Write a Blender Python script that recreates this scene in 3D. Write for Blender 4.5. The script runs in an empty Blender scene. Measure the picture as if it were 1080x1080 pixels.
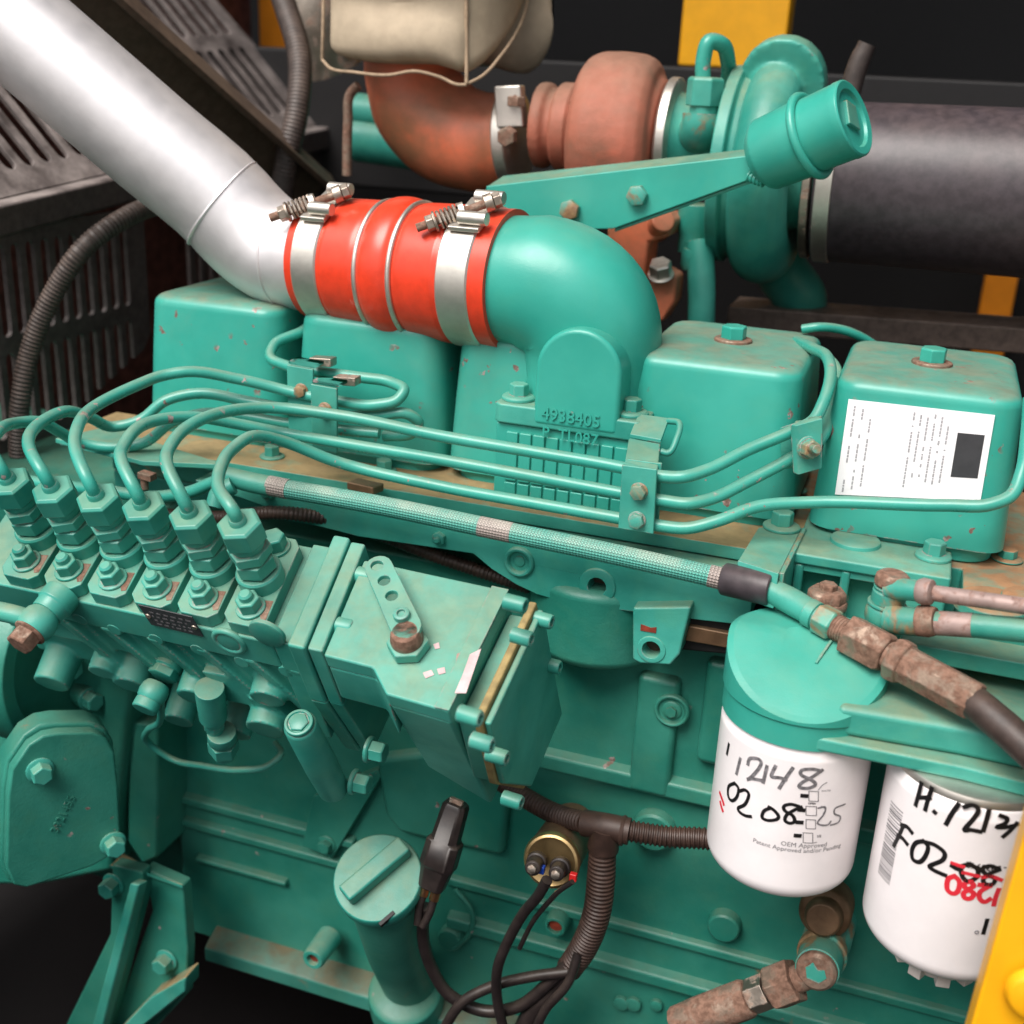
import bpy, bmesh, math, random
from mathutils import Vector, Matrix
from mathutils.geometry import delaunay_2d_cdt
random.seed(7)
C = bpy.context.scene.collection
SC = bpy.context.scene
V = Vector
PI = math.pi

# ------------------------------------------------------------------ camera
F, PITCH, YAW, ROLL = 1260.0, math.radians(20.5), math.radians(18.5), math.radians(2.8)
_lv = V((-math.sin(YAW), math.cos(YAW), 0))
_r = V((math.cos(YAW), math.sin(YAW), 0))
FW = _lv * math.cos(PITCH) - V((0, 0, 1)) * math.sin(PITCH)
_u = _lv * math.sin(PITCH) + V((0, 0, 1)) * math.cos(PITCH)
RT = _r * math.cos(ROLL) + _u * math.sin(ROLL)
UP = _u * math.cos(ROLL) - _r * math.sin(ROLL)
cam_d = bpy.data.cameras.new('camera')
cam = bpy.data.objects.new('camera', cam_d)
C.objects.link(cam)
m = Matrix((RT, UP, -FW)).transposed().to_4x4()
cam.matrix_world = m
cam_d.sensor_width = 36.0
cam_d.lens = 36.0 * F / 1080.0
cam_d.clip_start = 0.02
cam_d.clip_end = 60.0
cam_d.dof.use_dof = True
cam_d.dof.focus_distance = 0.76
cam_d.dof.aperture_fstop = 6.3
SC.camera = cam

# ------------------------------------------------------------------ world and sun
w = bpy.data.worlds.new('World')
SC.world = w
w.use_nodes = True
nt = w.node_tree
nt.nodes.clear()
sky = nt.nodes.new('ShaderNodeTexSky')
sky.sky_type = 'NISHITA'
sky.sun_disc = False
SUN_EL, SUN_AZ = math.radians(56), math.radians(202)      # azimuth clockwise from +Y
sky.sun_elevation = SUN_EL
sky.sun_rotation = SUN_AZ
sky.dust_density = 4.0
hs = nt.nodes.new('ShaderNodeHueSaturation')
hs.inputs['Saturation'].default_value = 0.3
bg = nt.nodes.new('ShaderNodeBackground')
bg.inputs['Strength'].default_value = 0.095
wo = nt.nodes.new('ShaderNodeOutputWorld')
nt.links.new(sky.outputs[0], hs.inputs['Color'])
nt.links.new(hs.outputs[0], bg.inputs['Color'])
nt.links.new(bg.outputs[0], wo.inputs['Surface'])
sd = bpy.data.lights.new('sun', 'SUN')
sd.energy = 2.8
sd.angle = math.radians(38)
sd.color = (1.0, 0.95, 0.9)
sun = bpy.data.objects.new('sun', sd)
C.objects.link(sun)
sdir = V((math.sin(SUN_AZ) * math.cos(SUN_EL), math.cos(SUN_AZ) * math.cos(SUN_EL), math.sin(SUN_EL)))
sun.rotation_euler = sdir.to_track_quat('Z', 'Y').to_euler()
SC.view_settings.view_transform = 'Standard'
SC.view_settings.look = 'None'
SC.view_settings.exposure = 0.62
SC.view_settings.gamma = 1.0

# ------------------------------------------------------------------ picking points at a known depth
def ray(px, py):
    return FW + RT * ((px - 540) / F) - UP * ((py - 540) / F)
def atY(px, py, y):
    d = ray(px, py); return d * (y / d.y)
def atZ(px, py, z):
    d = ray(px, py); return d * (z / d.z)
def atX(px, py, x):
    d = ray(px, py); return d * (x / d.x)
def atP(px, py, o, n):
    d = ray(px, py); return d * (o.dot(n) / d.dot(n))
def pxm(p):                                   # metres per picture unit at a point
    return p.dot(FW) / F

# ------------------------------------------------------------------ materials
def mat(name):
    m = bpy.data.materials.new(name); m.use_nodes = True
    n = m.node_tree.nodes; n.clear()
    out = n.new('ShaderNodeOutputMaterial'); b = n.new('ShaderNodeBsdfPrincipled')
    m.node_tree.links.new(b.outputs[0], out.inputs[0])
    return m, m.node_tree, b

class NG:
    """small node helper"""
    def __init__(s, nt): s.nt = nt; s.geo = nt.nodes.new('ShaderNodeNewGeometry')
    def link(s, a, b): s.nt.links.new(a, b)
    def val(s, v, sock):
        if isinstance(v, (int, float)): sock.default_value = v
        elif isinstance(v, tuple): sock.default_value = v if len(v) != 3 else (*v, 1)
        else: s.link(v, sock)
    def noise(s, scale, detail=4, rough=.55, dist=0, vec=None):
        n = s.nt.nodes.new('ShaderNodeTexNoise')
        n.inputs['Scale'].default_value = scale; n.inputs['Detail'].default_value = detail
        n.inputs['Roughness'].default_value = rough; n.inputs['Distortion'].default_value = dist
        s.link(vec or s.geo.outputs['Position'], n.inputs['Vector'])
        return n.outputs[0]
    def ramp(s, x, a, b, lo=0., hi=1.):
        n = s.nt.nodes.new('ShaderNodeMapRange'); n.interpolation_type = 'SMOOTHSTEP'
        s.val(x, n.inputs[0]); n.inputs[1].default_value = a; n.inputs[2].default_value = b
        n.inputs[3].default_value = lo; n.inputs[4].default_value = hi
        return n.outputs[0]
    def math(s, op, a, b=0.):
        n = s.nt.nodes.new('ShaderNodeMath'); n.operation = op
        s.val(a, n.inputs[0]); s.val(b, n.inputs[1]); return n.outputs[0]
    def mix(s, f, a, b):
        n = s.nt.nodes.new('ShaderNodeMix'); n.data_type = 'RGBA'
        s.val(f, n.inputs[0]); s.val(a, n.inputs[6]); s.val(b, n.inputs[7]); return n.outputs[2]
    def nz(s):
        n = s.nt.nodes.new('ShaderNodeSeparateXYZ'); s.link(s.geo.outputs['Normal'], n.inputs[0]); return n.outputs[2]
    def edge(s, r=.0016):
        b = s.nt.nodes.new('ShaderNodeBevel'); b.samples = 4; b.inputs['Radius'].default_value = r
        d = s.nt.nodes.new('ShaderNodeVectorMath'); d.operation = 'DOT_PRODUCT'
        s.link(b.outputs[0], d.inputs[0]); s.link(s.geo.outputs['True Normal'], d.inputs[1])
        return s.ramp(d.outputs['Value'], .99, .80)
    def bump(s, b, h, strength, dist=.001):
        n = s.nt.nodes.new('ShaderNodeBump'); n.inputs['Strength'].default_value = strength
        n.inputs['Distance'].default_value = dist; s.link(h, n.inputs['Height']); s.link(n.outputs[0], b.inputs['Normal'])

TEAL = (.027, .348, .274)
def paint(name, dust=.35, mot=1., spsc=46, castsc=900, chip=.35, col=TEAL, dustcol=(.27, .215, .115), rough=.41, cast=.16, spots=.0, rust=.0, dlo=.35):
    m, nt, b = mat(name); g = NG(nt)
    n1 = g.noise(14, 5); n2 = g.noise(38, 6, .62, .4); n3 = g.noise(210, 4, .6); n4 = g.noise(75, 5, .6, .3)
    dark = tuple(c * (1 - .36 * mot) for c in col); lite = (min(1, col[0] * (1 + .9 * mot) + .012 * mot), min(1, col[1] * (1 + .10 * mot)), min(1, col[2] * (1 + .12 * mot)))
    c = g.mix(g.ramp(n1, .3, .72), dark, lite)
    c = g.mix(g.math('MULTIPLY', g.ramp(n2, .45, .75), .38 * mot), c, (col[0] * 2.2 + .02, col[1] * .95, col[2] * .78))
    if rust:
        rm = g.math('MULTIPLY', g.ramp(g.noise(22, 6, .65, .6), .72 - .3 * rust, .80 - .25 * rust), .9)
        c = g.mix(rm, c, g.mix(g.ramp(n3, .3, .7), (.22, .085, .035), (.36, .2, .09)))
    up = g.ramp(g.nz(), dlo, .97)
    dn = g.math('ADD', g.math('MULTIPLY', g.ramp(n2, .3, .7), .6), .45)
    dm = g.math('MINIMUM', g.math('MULTIPLY', g.math('MULTIPLY', up, dn), dust), .95)
    veil = g.math('MULTIPLY', g.ramp(g.noise(6, 8, .72, .6), .46, .80), min(.24, .05 + .22 * dust))
    c = g.mix(veil, c, tuple(x * .85 for x in dustcol))
    if chip or spots:
        chipc = g.mix(g.ramp(n3, .35, .65), (.46, .36, .345), (.16, .10, .08))
        e = g.math('MULTIPLY', g.edge(), g.ramp(n4, .66 - .22 * chip, .70 - .22 * chip)) if chip else 0.
        if spots:
            sp = g.ramp(g.noise(spsc, 3, .5, .2), .735 - .1 * spots, .75 - .1 * spots)
            sp = g.math('MULTIPLY', sp, g.ramp(g.noise(spsc * .16, 3, .6), .50, .58))
            e = g.math('MAXIMUM', e, sp)
        c2 = g.mix(e, c, chipc)
    else: c2 = c
    c3 = g.mix(dm, c2, g.mix(g.ramp(n4, .3, .7), dustcol, tuple(x * .72 for x in dustcol)))
    g.link(c3, b.inputs['Base Color'])
    r = g.math('ADD', g.math('MULTIPLY', n4, .16), rough - .08)
    r = g.math('ADD', r, g.math('MULTIPLY', dm, .4))
    g.link(r, b.inputs['Roughness'])
    b.inputs['Specular IOR Level'].default_value = .5
    h = g.math('ADD', g.math('MULTIPLY', g.noise(castsc, 3), .6), g.math('MULTIPLY', n3, .7))
    g.bump(b, h, cast, .0012)
    return m

def metal(name, col, rough=.35, metallic=1., rust=0., rustcol=(.20, .09, .05), bump=.1, var=.25, dust=0., dustcol=(.3, .22, .14)):
    m, nt, b = mat(name); g = NG(nt)
    n1 = g.noise(60, 6, .6, .3); n3 = g.noise(260, 4, .6)
    c = g.mix(g.ramp(n1, .3, .7), tuple(x * (1 - var) for x in col), col)
    met = metallic
    if rust:
        rm = g.ramp(g.noise(85, 6, .65, .3), .68 - .5 * rust, .78 - .4 * rust)
        c = g.mix(rm, c, g.mix(g.ramp(n3, .3, .7), rustcol, tuple(min(1, x * 1.9 + .02) for x in rustcol)))
        met = g.math('MULTIPLY', g.math('SUBTRACT', 1., rm), metallic)
        g.link(g.math('ADD', rough, g.math('MULTIPLY', rm, .4)), b.inputs['Roughness'])
    else:
        g.link(g.math('ADD', rough - .06, g.math('MULTIPLY', n1, .12)), b.inputs['Roughness'])
    if dust:
        dm = g.math('MULTIPLY', g.math('MULTIPLY', g.ramp(g.nz(), .1, .95), g.ramp(n1, .2, .7)), dust)
        c = g.mix(dm, c, dustcol)
        met = g.math('MULTIPLY', met, g.math('SUBTRACT', 1., dm))
    g.link(c, b.inputs['Base Color']); g.val(met, b.inputs['Metallic'])
    g.bump(b, n3, bump, .0008)
    return m

def plain(name, col, rough=.5, metallic=0., var=.2, bump=.08, scale=120, dust=0., dustcol=(.22, .16, .11)):
    m, nt, b = mat(name); g = NG(nt)
    n1 = g.noise(scale, 5, .6)
    c = g.mix(g.ramp(n1, .3, .7), tuple(x * (1 - var) for x in col), tuple(min(1, x * (1 + var * .4)) for x in col))
    if dust:
        dm = g.math('MULTIPLY', g.math('MULTIPLY', g.ramp(g.nz(), -.2, .95), g.ramp(g.noise(30, 6, .65), .25, .75)), dust)
        c = g.mix(dm, c, dustcol)
    g.link(c, b.inputs['Base Color']); b.inputs['Roughness'].default_value = rough; b.inputs['Metallic'].default_value = metallic
    if bump: g.bump(b, n1, bump, .001)
    return m

M = {}
M['paint'] = paint('teal_paint', dust=.45, chip=.55, spots=.04)
M['smooth'] = paint('teal_paint_smooth', mot=.4, dust=.16, chip=.15, cast=.08, rough=.34, dlo=.6)
M['cover'] = paint('teal_paint_cover', mot=.45, spsc=105, dust=.7, chip=.6, spots=.8, dustcol=(.25, .21, .14), cast=.05, rough=.34, dlo=.5)
M['dirty'] = paint('teal_paint_dirty', dust=1.5, chip=.5, dustcol=(.33, .215, .095), spots=.05, dlo=.2)
M['dusty'] = paint('teal_paint_dusty', dust=.62, chip=.45, dustcol=(.26, .24, .14))
M['pipe'] = paint('teal_paint_pipe', mot=.5, spsc=130, dust=.5, chip=.1, spots=.95, cast=.03, rough=.28, dustcol=(.26, .25, .17))
M['block'] = paint('teal_paint_block', mot=.8, dust=.35, chip=.3, cast=.22, castsc=520, rough=.40, rust=.14, spots=.25, spsc=90, col=(.020, .245, .18), dustcol=(.15, .13, .075))
M['pump'] = paint('teal_paint_pump', dust=.6, chip=.95, cast=.08, spots=.12, dustcol=(.24, .26, .16))
M['valve'] = paint('teal_paint_valve', dust=.55, chip=.75, cast=.05, dustcol=(.20, .28, .18), rough=.32, spots=.06)
M['rusty_paint'] = paint('teal_paint_rusting', dust=.3, chip=1.0, rust=.85)
M['orange_head'] = paint('teal_paint_under_orange_dirt', dust=1.1, chip=.4, rust=.55, dustcol=(.38, .185, .085), spots=.1, dlo=.1)
M['iron'] = paint('rusted_iron', col=(.25, .125, .075), dust=.6, chip=0, cast=.35, rough=.6, dustcol=(.25, .165, .115), dlo=-.2)
M['exhaust'] = paint('exhaust_rust', col=(.40, .175, .085), dust=.7, chip=0, cast=.2, rough=.48, dustcol=(.42, .22, .15), dlo=.2)
M['alu'] = metal('brushed_aluminium', (.80, .77, .78), rough=.50, bump=.05, var=.07, dust=.22, dustcol=(.66, .60, .55), metallic=.72)
M['band'] = metal('clamp_steel', (.70, .66, .60), rough=.48, rust=.10, var=.15, rustcol=(.3, .2, .13))
M['steel'] = metal('worn_steel', (.50, .43, .36), rough=.45, rust=.35, bump=.3, rustcol=(.17, .11, .08))
M['rust'] = metal('rusty_steel', (.33, .24, .18), rough=.5, rust=.6, rustcol=(.125, .065, .042), bump=.5, metallic=.6)
M['dull_steel'] = metal('dull_rusted_pipe', (.36, .26, .235), rough=.55, metallic=.25, rust=.4, rustcol=(.17, .10, .08), bump=.2)
M['brass'] = metal('brass', (.70, .48, .22), rough=.32, var=.3, metallic=.9)
M['brown_metal'] = metal('browned_metal', (.23, .13, .07), rough=.5, metallic=.5, var=.4, dust=.3)
M['red'] = plain('red_silicone', (.70, .048, .018), rough=.3, var=.12, bump=.02, dust=.10, dustcol=(.5, .2, .15))
M['white'] = plain('white_filter_paint', (.85, .80, .805), rough=.27, var=.07, bump=.02, scale=22, dust=.12, dustcol=(.55, .47, .42))
M['plastic'] = plain('clear_white_plastic', (.66, .60, .56), rough=.35, var=.1)
M['rubber'] = plain('dark_rubber', (.048, .038, .044), rough=.42, var=.3, dust=.35, dustcol=(.16, .11, .10))
M['black'] = plain('black_paint', (.0045, .0032, .0036), rough=.6, var=.3, dust=.0)
M['guard'] = plain('dusty_black_guard', (.085, .068, .064), rough=.5, var=.3, dust=1.0, dustcol=(.40, .345, .325))
M['conduit'] = plain('dusty_conduit', (.055, .042, .038), rough=.5, var=.3, dust=.7, dustcol=(.20, .145, .115))
M['harness'] = plain('brown_black_conduit', (.045, .024, .018), rough=.5, var=.35, dust=.3, dustcol=(.14, .075, .05))
M['wire'] = plain('black_wire', (.022, .016, .016), rough=.4, var=.3, dust=.2)
M['copper'] = metal('copper_crimp', (.85, .42, .22), rough=.3)
M['yellow'] = plain('yellow_canopy_paint', (.90, .42, .008), rough=.38, var=.08, bump=.02, scale=40)
M['orange'] = plain('orange_canopy_paint', (.75, .24, .01), rough=.4, var=.1, bump=.02, scale=40)
M['cloth'] = plain('beige_heat_cloth', (.40, .325, .23), rough=.75, var=.12, bump=.12, scale=70, dust=.25, dustcol=(.46, .33, .22))
M['cloth_dark'] = plain('brown_piping', (.36, .26, .17), rough=.8, var=.25, bump=.2, scale=200)
M['bar'] = plain('dusty_brown_bar', (.11, .075, .055), rough=.55, var=.25, dust=.6, dustcol=(.24, .165, .11))
M['channel'] = plain('dusty_steel_channel', (.15, .105, .085), rough=.6, var=.35, dust=1., dustcol=(.40, .30, .25))
M['ink'] = plain('black_marker_ink', (.012, .011, .012), rough=.35, var=.2, bump=0)
M['ink_grey'] = plain('worn_marker_ink', (.20, .19, .20), rough=.4, var=.55, bump=0, scale=500)
M['print_red'] = plain('red_print', (.72, .03, .05), rough=.4, var=.1, bump=0)
M['print_grey'] = plain('grey_print', (.16, .15, .16), rough=.4, var=.2, bump=0)
M['paper'] = plain('white_paper', (.88, .86, .88), rough=.5, var=.02, bump=.02)
M['faint'] = plain('faint_print', (.38, .37, .39), rough=.5, var=.1, bump=0)
M['dark_print'] = plain('dark_print', (.045, .045, .05), rough=.4, var=.15, bump=0)
M['blue'] = plain('blue_plastic', (.02, .08, .5), rough=.35, bump=0)
M['redplastic'] = plain('red_plastic', (.6, .02, .02), rough=.35, bump=0)
M['gasket'] = plain('dusty_gasket', (.30, .22, .085), rough=.7, var=.35)
M['hole'] = plain('dirty_bore', (.06, .04, .02), rough=.7, var=.4)
M['redrust'] = plain('red_rust_bore', (.25, .035, .015), rough=.7, var=.4)
M['hosepipe'] = plain('dark_brown_hose', (.045, .03, .026), rough=.5, var=.35, bump=.3, dust=.3, dustcol=(.15, .09, .06))

# braided hose: painted mesh with a woven bump along the hose (uv from the tube builder)
def braid(name, col, col2):
    m, nt, b = mat(name); g = NG(nt)
    uv = nt.nodes.new('ShaderNodeUVMap'); uv.uv_map = 'UVMap'
    sx = nt.nodes.new('ShaderNodeSeparateXYZ'); g.link(uv.outputs[0], sx.inputs[0])
    a = g.math('ADD', sx.outputs[0], sx.outputs[1]); d = g.math('SUBTRACT', sx.outputs[0], sx.outputs[1])
    wv = g.math('MULTIPLY', g.math('SINE', g.math('MULTIPLY', a, 6.2832)), g.math('SINE', g.math('MULTIPLY', d, 6.2832)))
    h = g.ramp(wv, -.6, .6)
    n1 = g.noise(30, 6, .6)
    c = g.mix(h, tuple(x * .62 for x in col), col)
    dm = g.math('MULTIPLY', g.ramp(g.nz(), -.1, .9), g.ramp(n1, .25, .7))
    c = g.mix(g.math('MULTIPLY', dm, .75), c, col2)
    g.link(c, b.inputs['Base Color']); b.inputs['Roughness'].default_value = .42
    g.bump(b, h, .9, .0008)
    return m
M['braid'] = braid('painted_braid', (.09, .42, .34), (.40, .46, .37))
M['bare_braid'] = braid('bare_braid', (.40, .33, .30), (.50, .46, .40))
# ------------------------------------------------------------------ building shapes
def frame_of(d, hint=None):
    d = d.normalized()
    h = hint or (V((0, 0, 1)) if abs(d.z) < .9 else V((1, 0, 0)))
    a = h - d * h.dot(d); a.normalize()
    return a, d.cross(a)

class MB:
    def __init__(s): s.v = []; s.f = []; s.uv = {}
    def add(s, vs, fs):
        o = len(s.v); s.v += [V(x) for x in vs]; s.f += [tuple(i + o for i in f) for f in fs]; return s
    def ring_loft(s, rings, cap0=True, cap1=True, closed=True, loop=False):
        n = len(rings[0]); vs = [p for r in rings for p in r]; fs = []
        k = len(rings)
        for i in range(k if loop else k - 1):
            j = (i + 1) % k
            for q in range(n if closed else n - 1):
                t = (q + 1) % n
                fs.append((i * n + q, i * n + t, j * n + t, j * n + q))
        if cap0 and not loop: fs.append(tuple(range(n))[::-1])
        if cap1 and not loop: fs.append(tuple((k - 1) * n + q for q in range(n)))
        return s.add(vs, fs)
    def cyl(s, p0, p1, r0, r1=None, n=28, hint=None, ph=0):
        r1 = r0 if r1 is None else r1
        p0, p1 = V(p0), V(p1); a, b = frame_of(p1 - p0, hint)
        R = lambda p, r: [p + a * (r * math.cos(ph + 2 * PI * i / n)) + b * (r * math.sin(ph + 2 * PI * i / n)) for i in range(n)]
        return s.ring_loft([R(p0, r0), R(p1, r1)])
    def lathe(s, p0, ax, prof, n=36, hint=None, loop=False, cap=True):
        p0, ax = V(p0), V(ax).normalized(); a, b = frame_of(ax, hint)
        rings = [[p0 + ax * t + a * (r * math.cos(2 * PI * i / n)) + b * (r * math.sin(2 * PI * i / n)) for i in range(n)] for t, r in prof]
        return s.ring_loft(rings, cap, cap, loop=loop)
    def tube(s, pts, r, n=14, res=6, cap=True, radii=None, corr=0, corr_d=0, uvturn=None):
        pts = [V(p) for p in pts]
        P, Rr = [], []
        rad = radii or [r] * len(pts)
        if len(pts) > 2:
            for i in range(len(pts) - 1):
                a = pts[max(i - 1, 0)]; b = pts[i]; c = pts[i + 1]; d = pts[min(i + 2, len(pts) - 1)]
                # centripetal-like tangents
                def tan(p, q, t):
                    l1 = max((q - p).length, 1e-6); l2 = max((t - q).length, 1e-6)
                    return ((q - p) / l1 * l2 + (t - q) / l2 * l1) / (l1 + l2)
                L = (c - b).length
                t1 = tan(a, b, c) if i > 0 else (c - b) / L
                t2 = tan(b, c, d) if i < len(pts) - 2 else (c - b) / L
                for k in range(res):
                    t = k / res; h = t * t * (3 - 2 * t)
                    P.append(b * (2 * t**3 - 3 * t**2 + 1) + t1 * L * (t**3 - 2 * t**2 + t) + c * (-2 * t**3 + 3 * t**2) + t2 * L * (t**3 - t**2))
                    Rr.append(rad[i] * (1 - h) + rad[i + 1] * h)
            P.append(pts[-1]); Rr.append(rad[-1])
        else:
            for k in range(res + 1):
                P.append(pts[0].lerp(pts[1], k / res)); Rr.append(rad[0] + (rad[1] - rad[0]) * k / res)
        if corr:                                   # ribs every corr metres
            Q, S, acc = [P[0]], [Rr[0]], 0.; step = corr / 4; k = 0
            for i in range(len(P) - 1):
                seg = (P[i + 1] - P[i]).length; t = step - acc
                while t < seg:
                    k += 1; Q.append(P[i].lerp(P[i + 1], t / seg)); S.append(Rr[i] - (corr_d if k % 4 in (2, 3) else 0)); t += step
                acc = (acc + seg) % step if seg + acc >= step else acc + seg
            P, Rr = Q, S
        a = None; rings = []; ln = 0.; ls = []
        for i, p in enumerate(P):
            d = (P[min(i + 1, len(P) - 1)] - P[max(i - 1, 0)]).normalized()
            if a is None: a, b = frame_of(d)
            else: a = (a - d * a.dot(d)).normalized(); b = d.cross(a)
            rings.append([p + a * (Rr[i] * math.cos(2 * PI * q / n)) + b * (Rr[i] * math.sin(2 * PI * q / n)) for q in range(n)])
            if i: ln += (P[i] - P[i - 1]).length
            ls.append(ln)
        f0 = len(s.f)
        s.ring_loft(rings, cap, cap)
        if uvturn:
            nu, nv = uvturn                        # weave cells round and per metre
            for i in range(len(P) - 1):
                for q in range(n):
                    s.uv[f0 + i * n + q] = [(q / n * nu, ls[i] * nv), ((q + 1) / n * nu, ls[i] * nv), ((q + 1) / n * nu, ls[i + 1] * nv), (q / n * nu, ls[i + 1] * nv)]
        return s
    def prism(s, poly, ext, holes=()):
        """closed polygon of 3-D points (flat), pushed along ext; holes are polygons in the same plane"""
        poly = [V(p) for p in poly]; ext = V(ext); k = len(poly)
        if not holes:
            vs = poly + [p + ext for p in poly]
            fs = [tuple(range(k))[::-1], tuple(range(k, 2 * k))] + [(i, (i + 1) % k, (i + 1) % k + k, i + k) for i in range(k)]
            return s.add(vs, fs)
        n = ext.normalized(); a = (poly[1] - poly[0]).normalized(); a = (a - n * a.dot(n)).normalized(); b = n.cross(a); o = poly[0]
        loops = [poly] + [[V(p) for p in h] for h in holes]
        pts2, es, all3 = [], [], []
        for lp in loops:
            st = len(pts2); q = len(lp)
            for p in lp: pts2.append(((p - o).dot(a), (p - o).dot(b))); all3.append(p)
            es += [(st + i, st + (i + 1) % q) for i in range(q)]
        v2, e2, f2, ov, *_ = delaunay_2d_cdt([V(p) for p in pts2], es, [], 1, 1e-7)
        H2, st = [], len(poly)
        for lp in loops[1:]: H2.append(pts2[st:st + len(lp)]); st += len(lp)
        def inside(p, h):
            r_ = False
            for i in range(len(h)):
                (x0, y0), (x1, y1) = h[i - 1], h[i]
                if (y0 > p[1]) != (y1 > p[1]) and p[0] < (x1 - x0) * (p[1] - y0) / (y1 - y0) + x0: r_ = not r_
            return r_
        B2 = [(min(q[0] for q in h), max(q[0] for q in h), min(q[1] for q in h), max(q[1] for q in h)) for h in H2]
        def in_hole(f):
            p = (sum(v2[i][0] for i in f) / len(f), sum(v2[i][1] for i in f) / len(f))
            return any(b[0] < p[0] < b[1] and b[2] < p[1] < b[3] and inside(p, h) for b, h in zip(B2, H2))
        f2 = [f for f in f2 if inside((sum(v2[i][0] for i in f) / len(f), sum(v2[i][1] for i in f) / len(f)), pts2[:len(poly)]) and not in_hole(f)]
        top = [o + a * p.x + b * p.y for p in v2]; N = len(top)
        fs = [tuple(f)[::-1] for f in f2] + [tuple(i + N for i in f) for f in f2]
        cnt = {}
        for f in f2:
            for i in range(len(f)):
                e = (f[i], f[(i + 1) % len(f)]); cnt[e] = 1
        for (i, j) in list(cnt):
            if (j, i) not in cnt: fs.append((i, j, j + N, i + N))
        return s.add(top + [p + ext for p in top], fs)
    def box(s, o, ex, ey, ez):
        o, ex, ey, ez = V(o), V(ex), V(ey), V(ez)
        return s.prism([o, o + ex, o + ex + ey, o + ey], ez)
    def abox(s, x0, x1, y0, y1, z0, z1):
        return s.box((x0, y0, z0), (x1 - x0, 0, 0), (0, y1 - y0, 0), (0, 0, z1 - z0))
    def sphere(s, p, r, n=20, sc=(1, 1, 1)):
        p = V(p); rings = []
        for i in range(1, n // 2):
            t = PI * i / (n // 2)
            rings.append([p + V((r * sc[0] * math.sin(t) * math.cos(2 * PI * q / n), r * sc[1] * math.sin(t) * math.sin(2 * PI * q / n), -r * sc[2] * math.cos(t))) for q in range(n)])
        return s.ring_loft(rings)
    def torus(s, p, ax, R, r, n=40, k=12, sq=1.):
        p, ax = V(p), V(ax).normalized(); a, b = frame_of(ax)
        rings = []
        for i in range(n):
            t = 2 * PI * i / n; e = a * math.cos(t) + b * math.sin(t)
            rings.append([p + e * (R + r * math.cos(2 * PI * q / k)) + ax * (r * sq * math.sin(2 * PI * q / k)) for q in range(k)])
        return s.ring_loft(rings, loop=True)
    def hexa(s, p, ax, r, h, hint=None, ph=0):
        p, ax = V(p), V(ax).normalized()
        c = .86
        a, b = frame_of(ax, hint)
        R = lambda t, q: [p + ax * t + a * (q * math.cos(ph + PI * i / 3)) + b * (q * math.sin(ph + PI * i / 3)) for i in range(6)]
        return s.ring_loft([R(0, r), R(h * .9, r), R(h, r * c)])
    def bolt(s, p, ax, r, h=None, flange=0., fh=None, hint=None, ph=0., dome=False, sock=False):
        """hex-headed bolt, its seat at p; flange = radius of the washer"""
        p, ax = V(p), V(ax).normalized(); h = h or r * 1.15; t = 0
        if flange: fh = fh or r * .3; s.lathe(p, ax, [(0, flange), (fh * .6, flange), (fh, flange * .86)], 24); t = fh * .9
        if sock: s.lathe(p + ax * t, ax, [(0, r), (h * .88, r), (h, r * .88), (h, r * .5), (h * .5, r * .48), (h * .5, .0003)], 20)
        else: s.hexa(p + ax * t, ax, r, h, hint, ph)
        if dome: s.lathe(p + ax * (t + h * .9), ax, [(0, r * .5), (h * .5, r * .48), (h * .75, r * .3)], 14)
        return s

LOC = {}
def thing(name, label, cat, loc, group=None):
    o = bpy.data.objects.new(name, None); C.objects.link(o)
    o.location = loc; o.empty_display_size = .02
    o['label'] = label; o['category'] = cat
    if group: o['group'] = group
    LOC[o.name] = V(loc)
    return o
def tag(o, label, cat, group=None):
    o['label'] = label; o['category'] = cat
    if group: o['group'] = group
    return o
def fin(mb, name, mt, parent=None, bev=.0008, seg=2, remesh=0, smooth_it=0, ang=38, label=None, kind=None, origin=None):
    me = bpy.data.meshes.new(name)
    base = LOC[parent.name] if parent else (V(origin) if origin is not None else sum(mb.v, V()) / len(mb.v))
    me.from_pydata([v - base for v in mb.v], [], mb.f)
    me.validate(); 
    if mb.uv:
        ul = me.uv_layers.new(name='UVMap')
        for fi, co in mb.uv.items():
            for li, c in zip(me.polygons[fi].loop_indices, co): ul.data[li].uv = c
    else:
        bm = bmesh.new(); bm.from_mesh(me); bmesh.ops.recalc_face_normals(bm, faces=bm.faces); bm.to_mesh(me); bm.free()
    me.polygons.foreach_set('use_smooth', [True] * len(me.polygons))
    me.materials.append(mt if not isinstance(mt, str) else M[mt])
    o = bpy.data.objects.new(name, me); C.objects.link(o)
    if remesh:
        r = o.modifiers.new('r', 'REMESH'); r.mode = 'VOXEL'; r.voxel_size = remesh; r.use_smooth_shade = True
        if smooth_it:
            q = o.modifiers.new('s', 'SMOOTH'); q.iterations = smooth_it; q.factor = .5
    else:
        me.set_sharp_from_angle(angle=math.radians(ang))
        if bev:
            b = o.modifiers.new('b', 'BEVEL'); b.width = bev; b.segments = seg; b.limit_method = 'ANGLE'
            b.angle_limit = math.radians(ang); b.harden_normals = True; b.use_clamp_overlap = True
    if parent:
        o.parent = parent
        LOC[o.name] = base
        if parent.type == 'MESH': o.location = (0, 0, 0)
    else:
        o.location = base; LOC[o.name] = base
    if label: o['label'] = label
    if kind: o['kind'] = kind
    return o
def copy_tree(o, parent=None):
    c = o.copy(); C.objects.link(c)
    if parent: c.parent = parent
    LOC[c.name] = LOC[o.name]
    for ch in [x for x in bpy.data.objects if x.parent == o]: copy_tree(ch, c)
    return c
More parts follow.
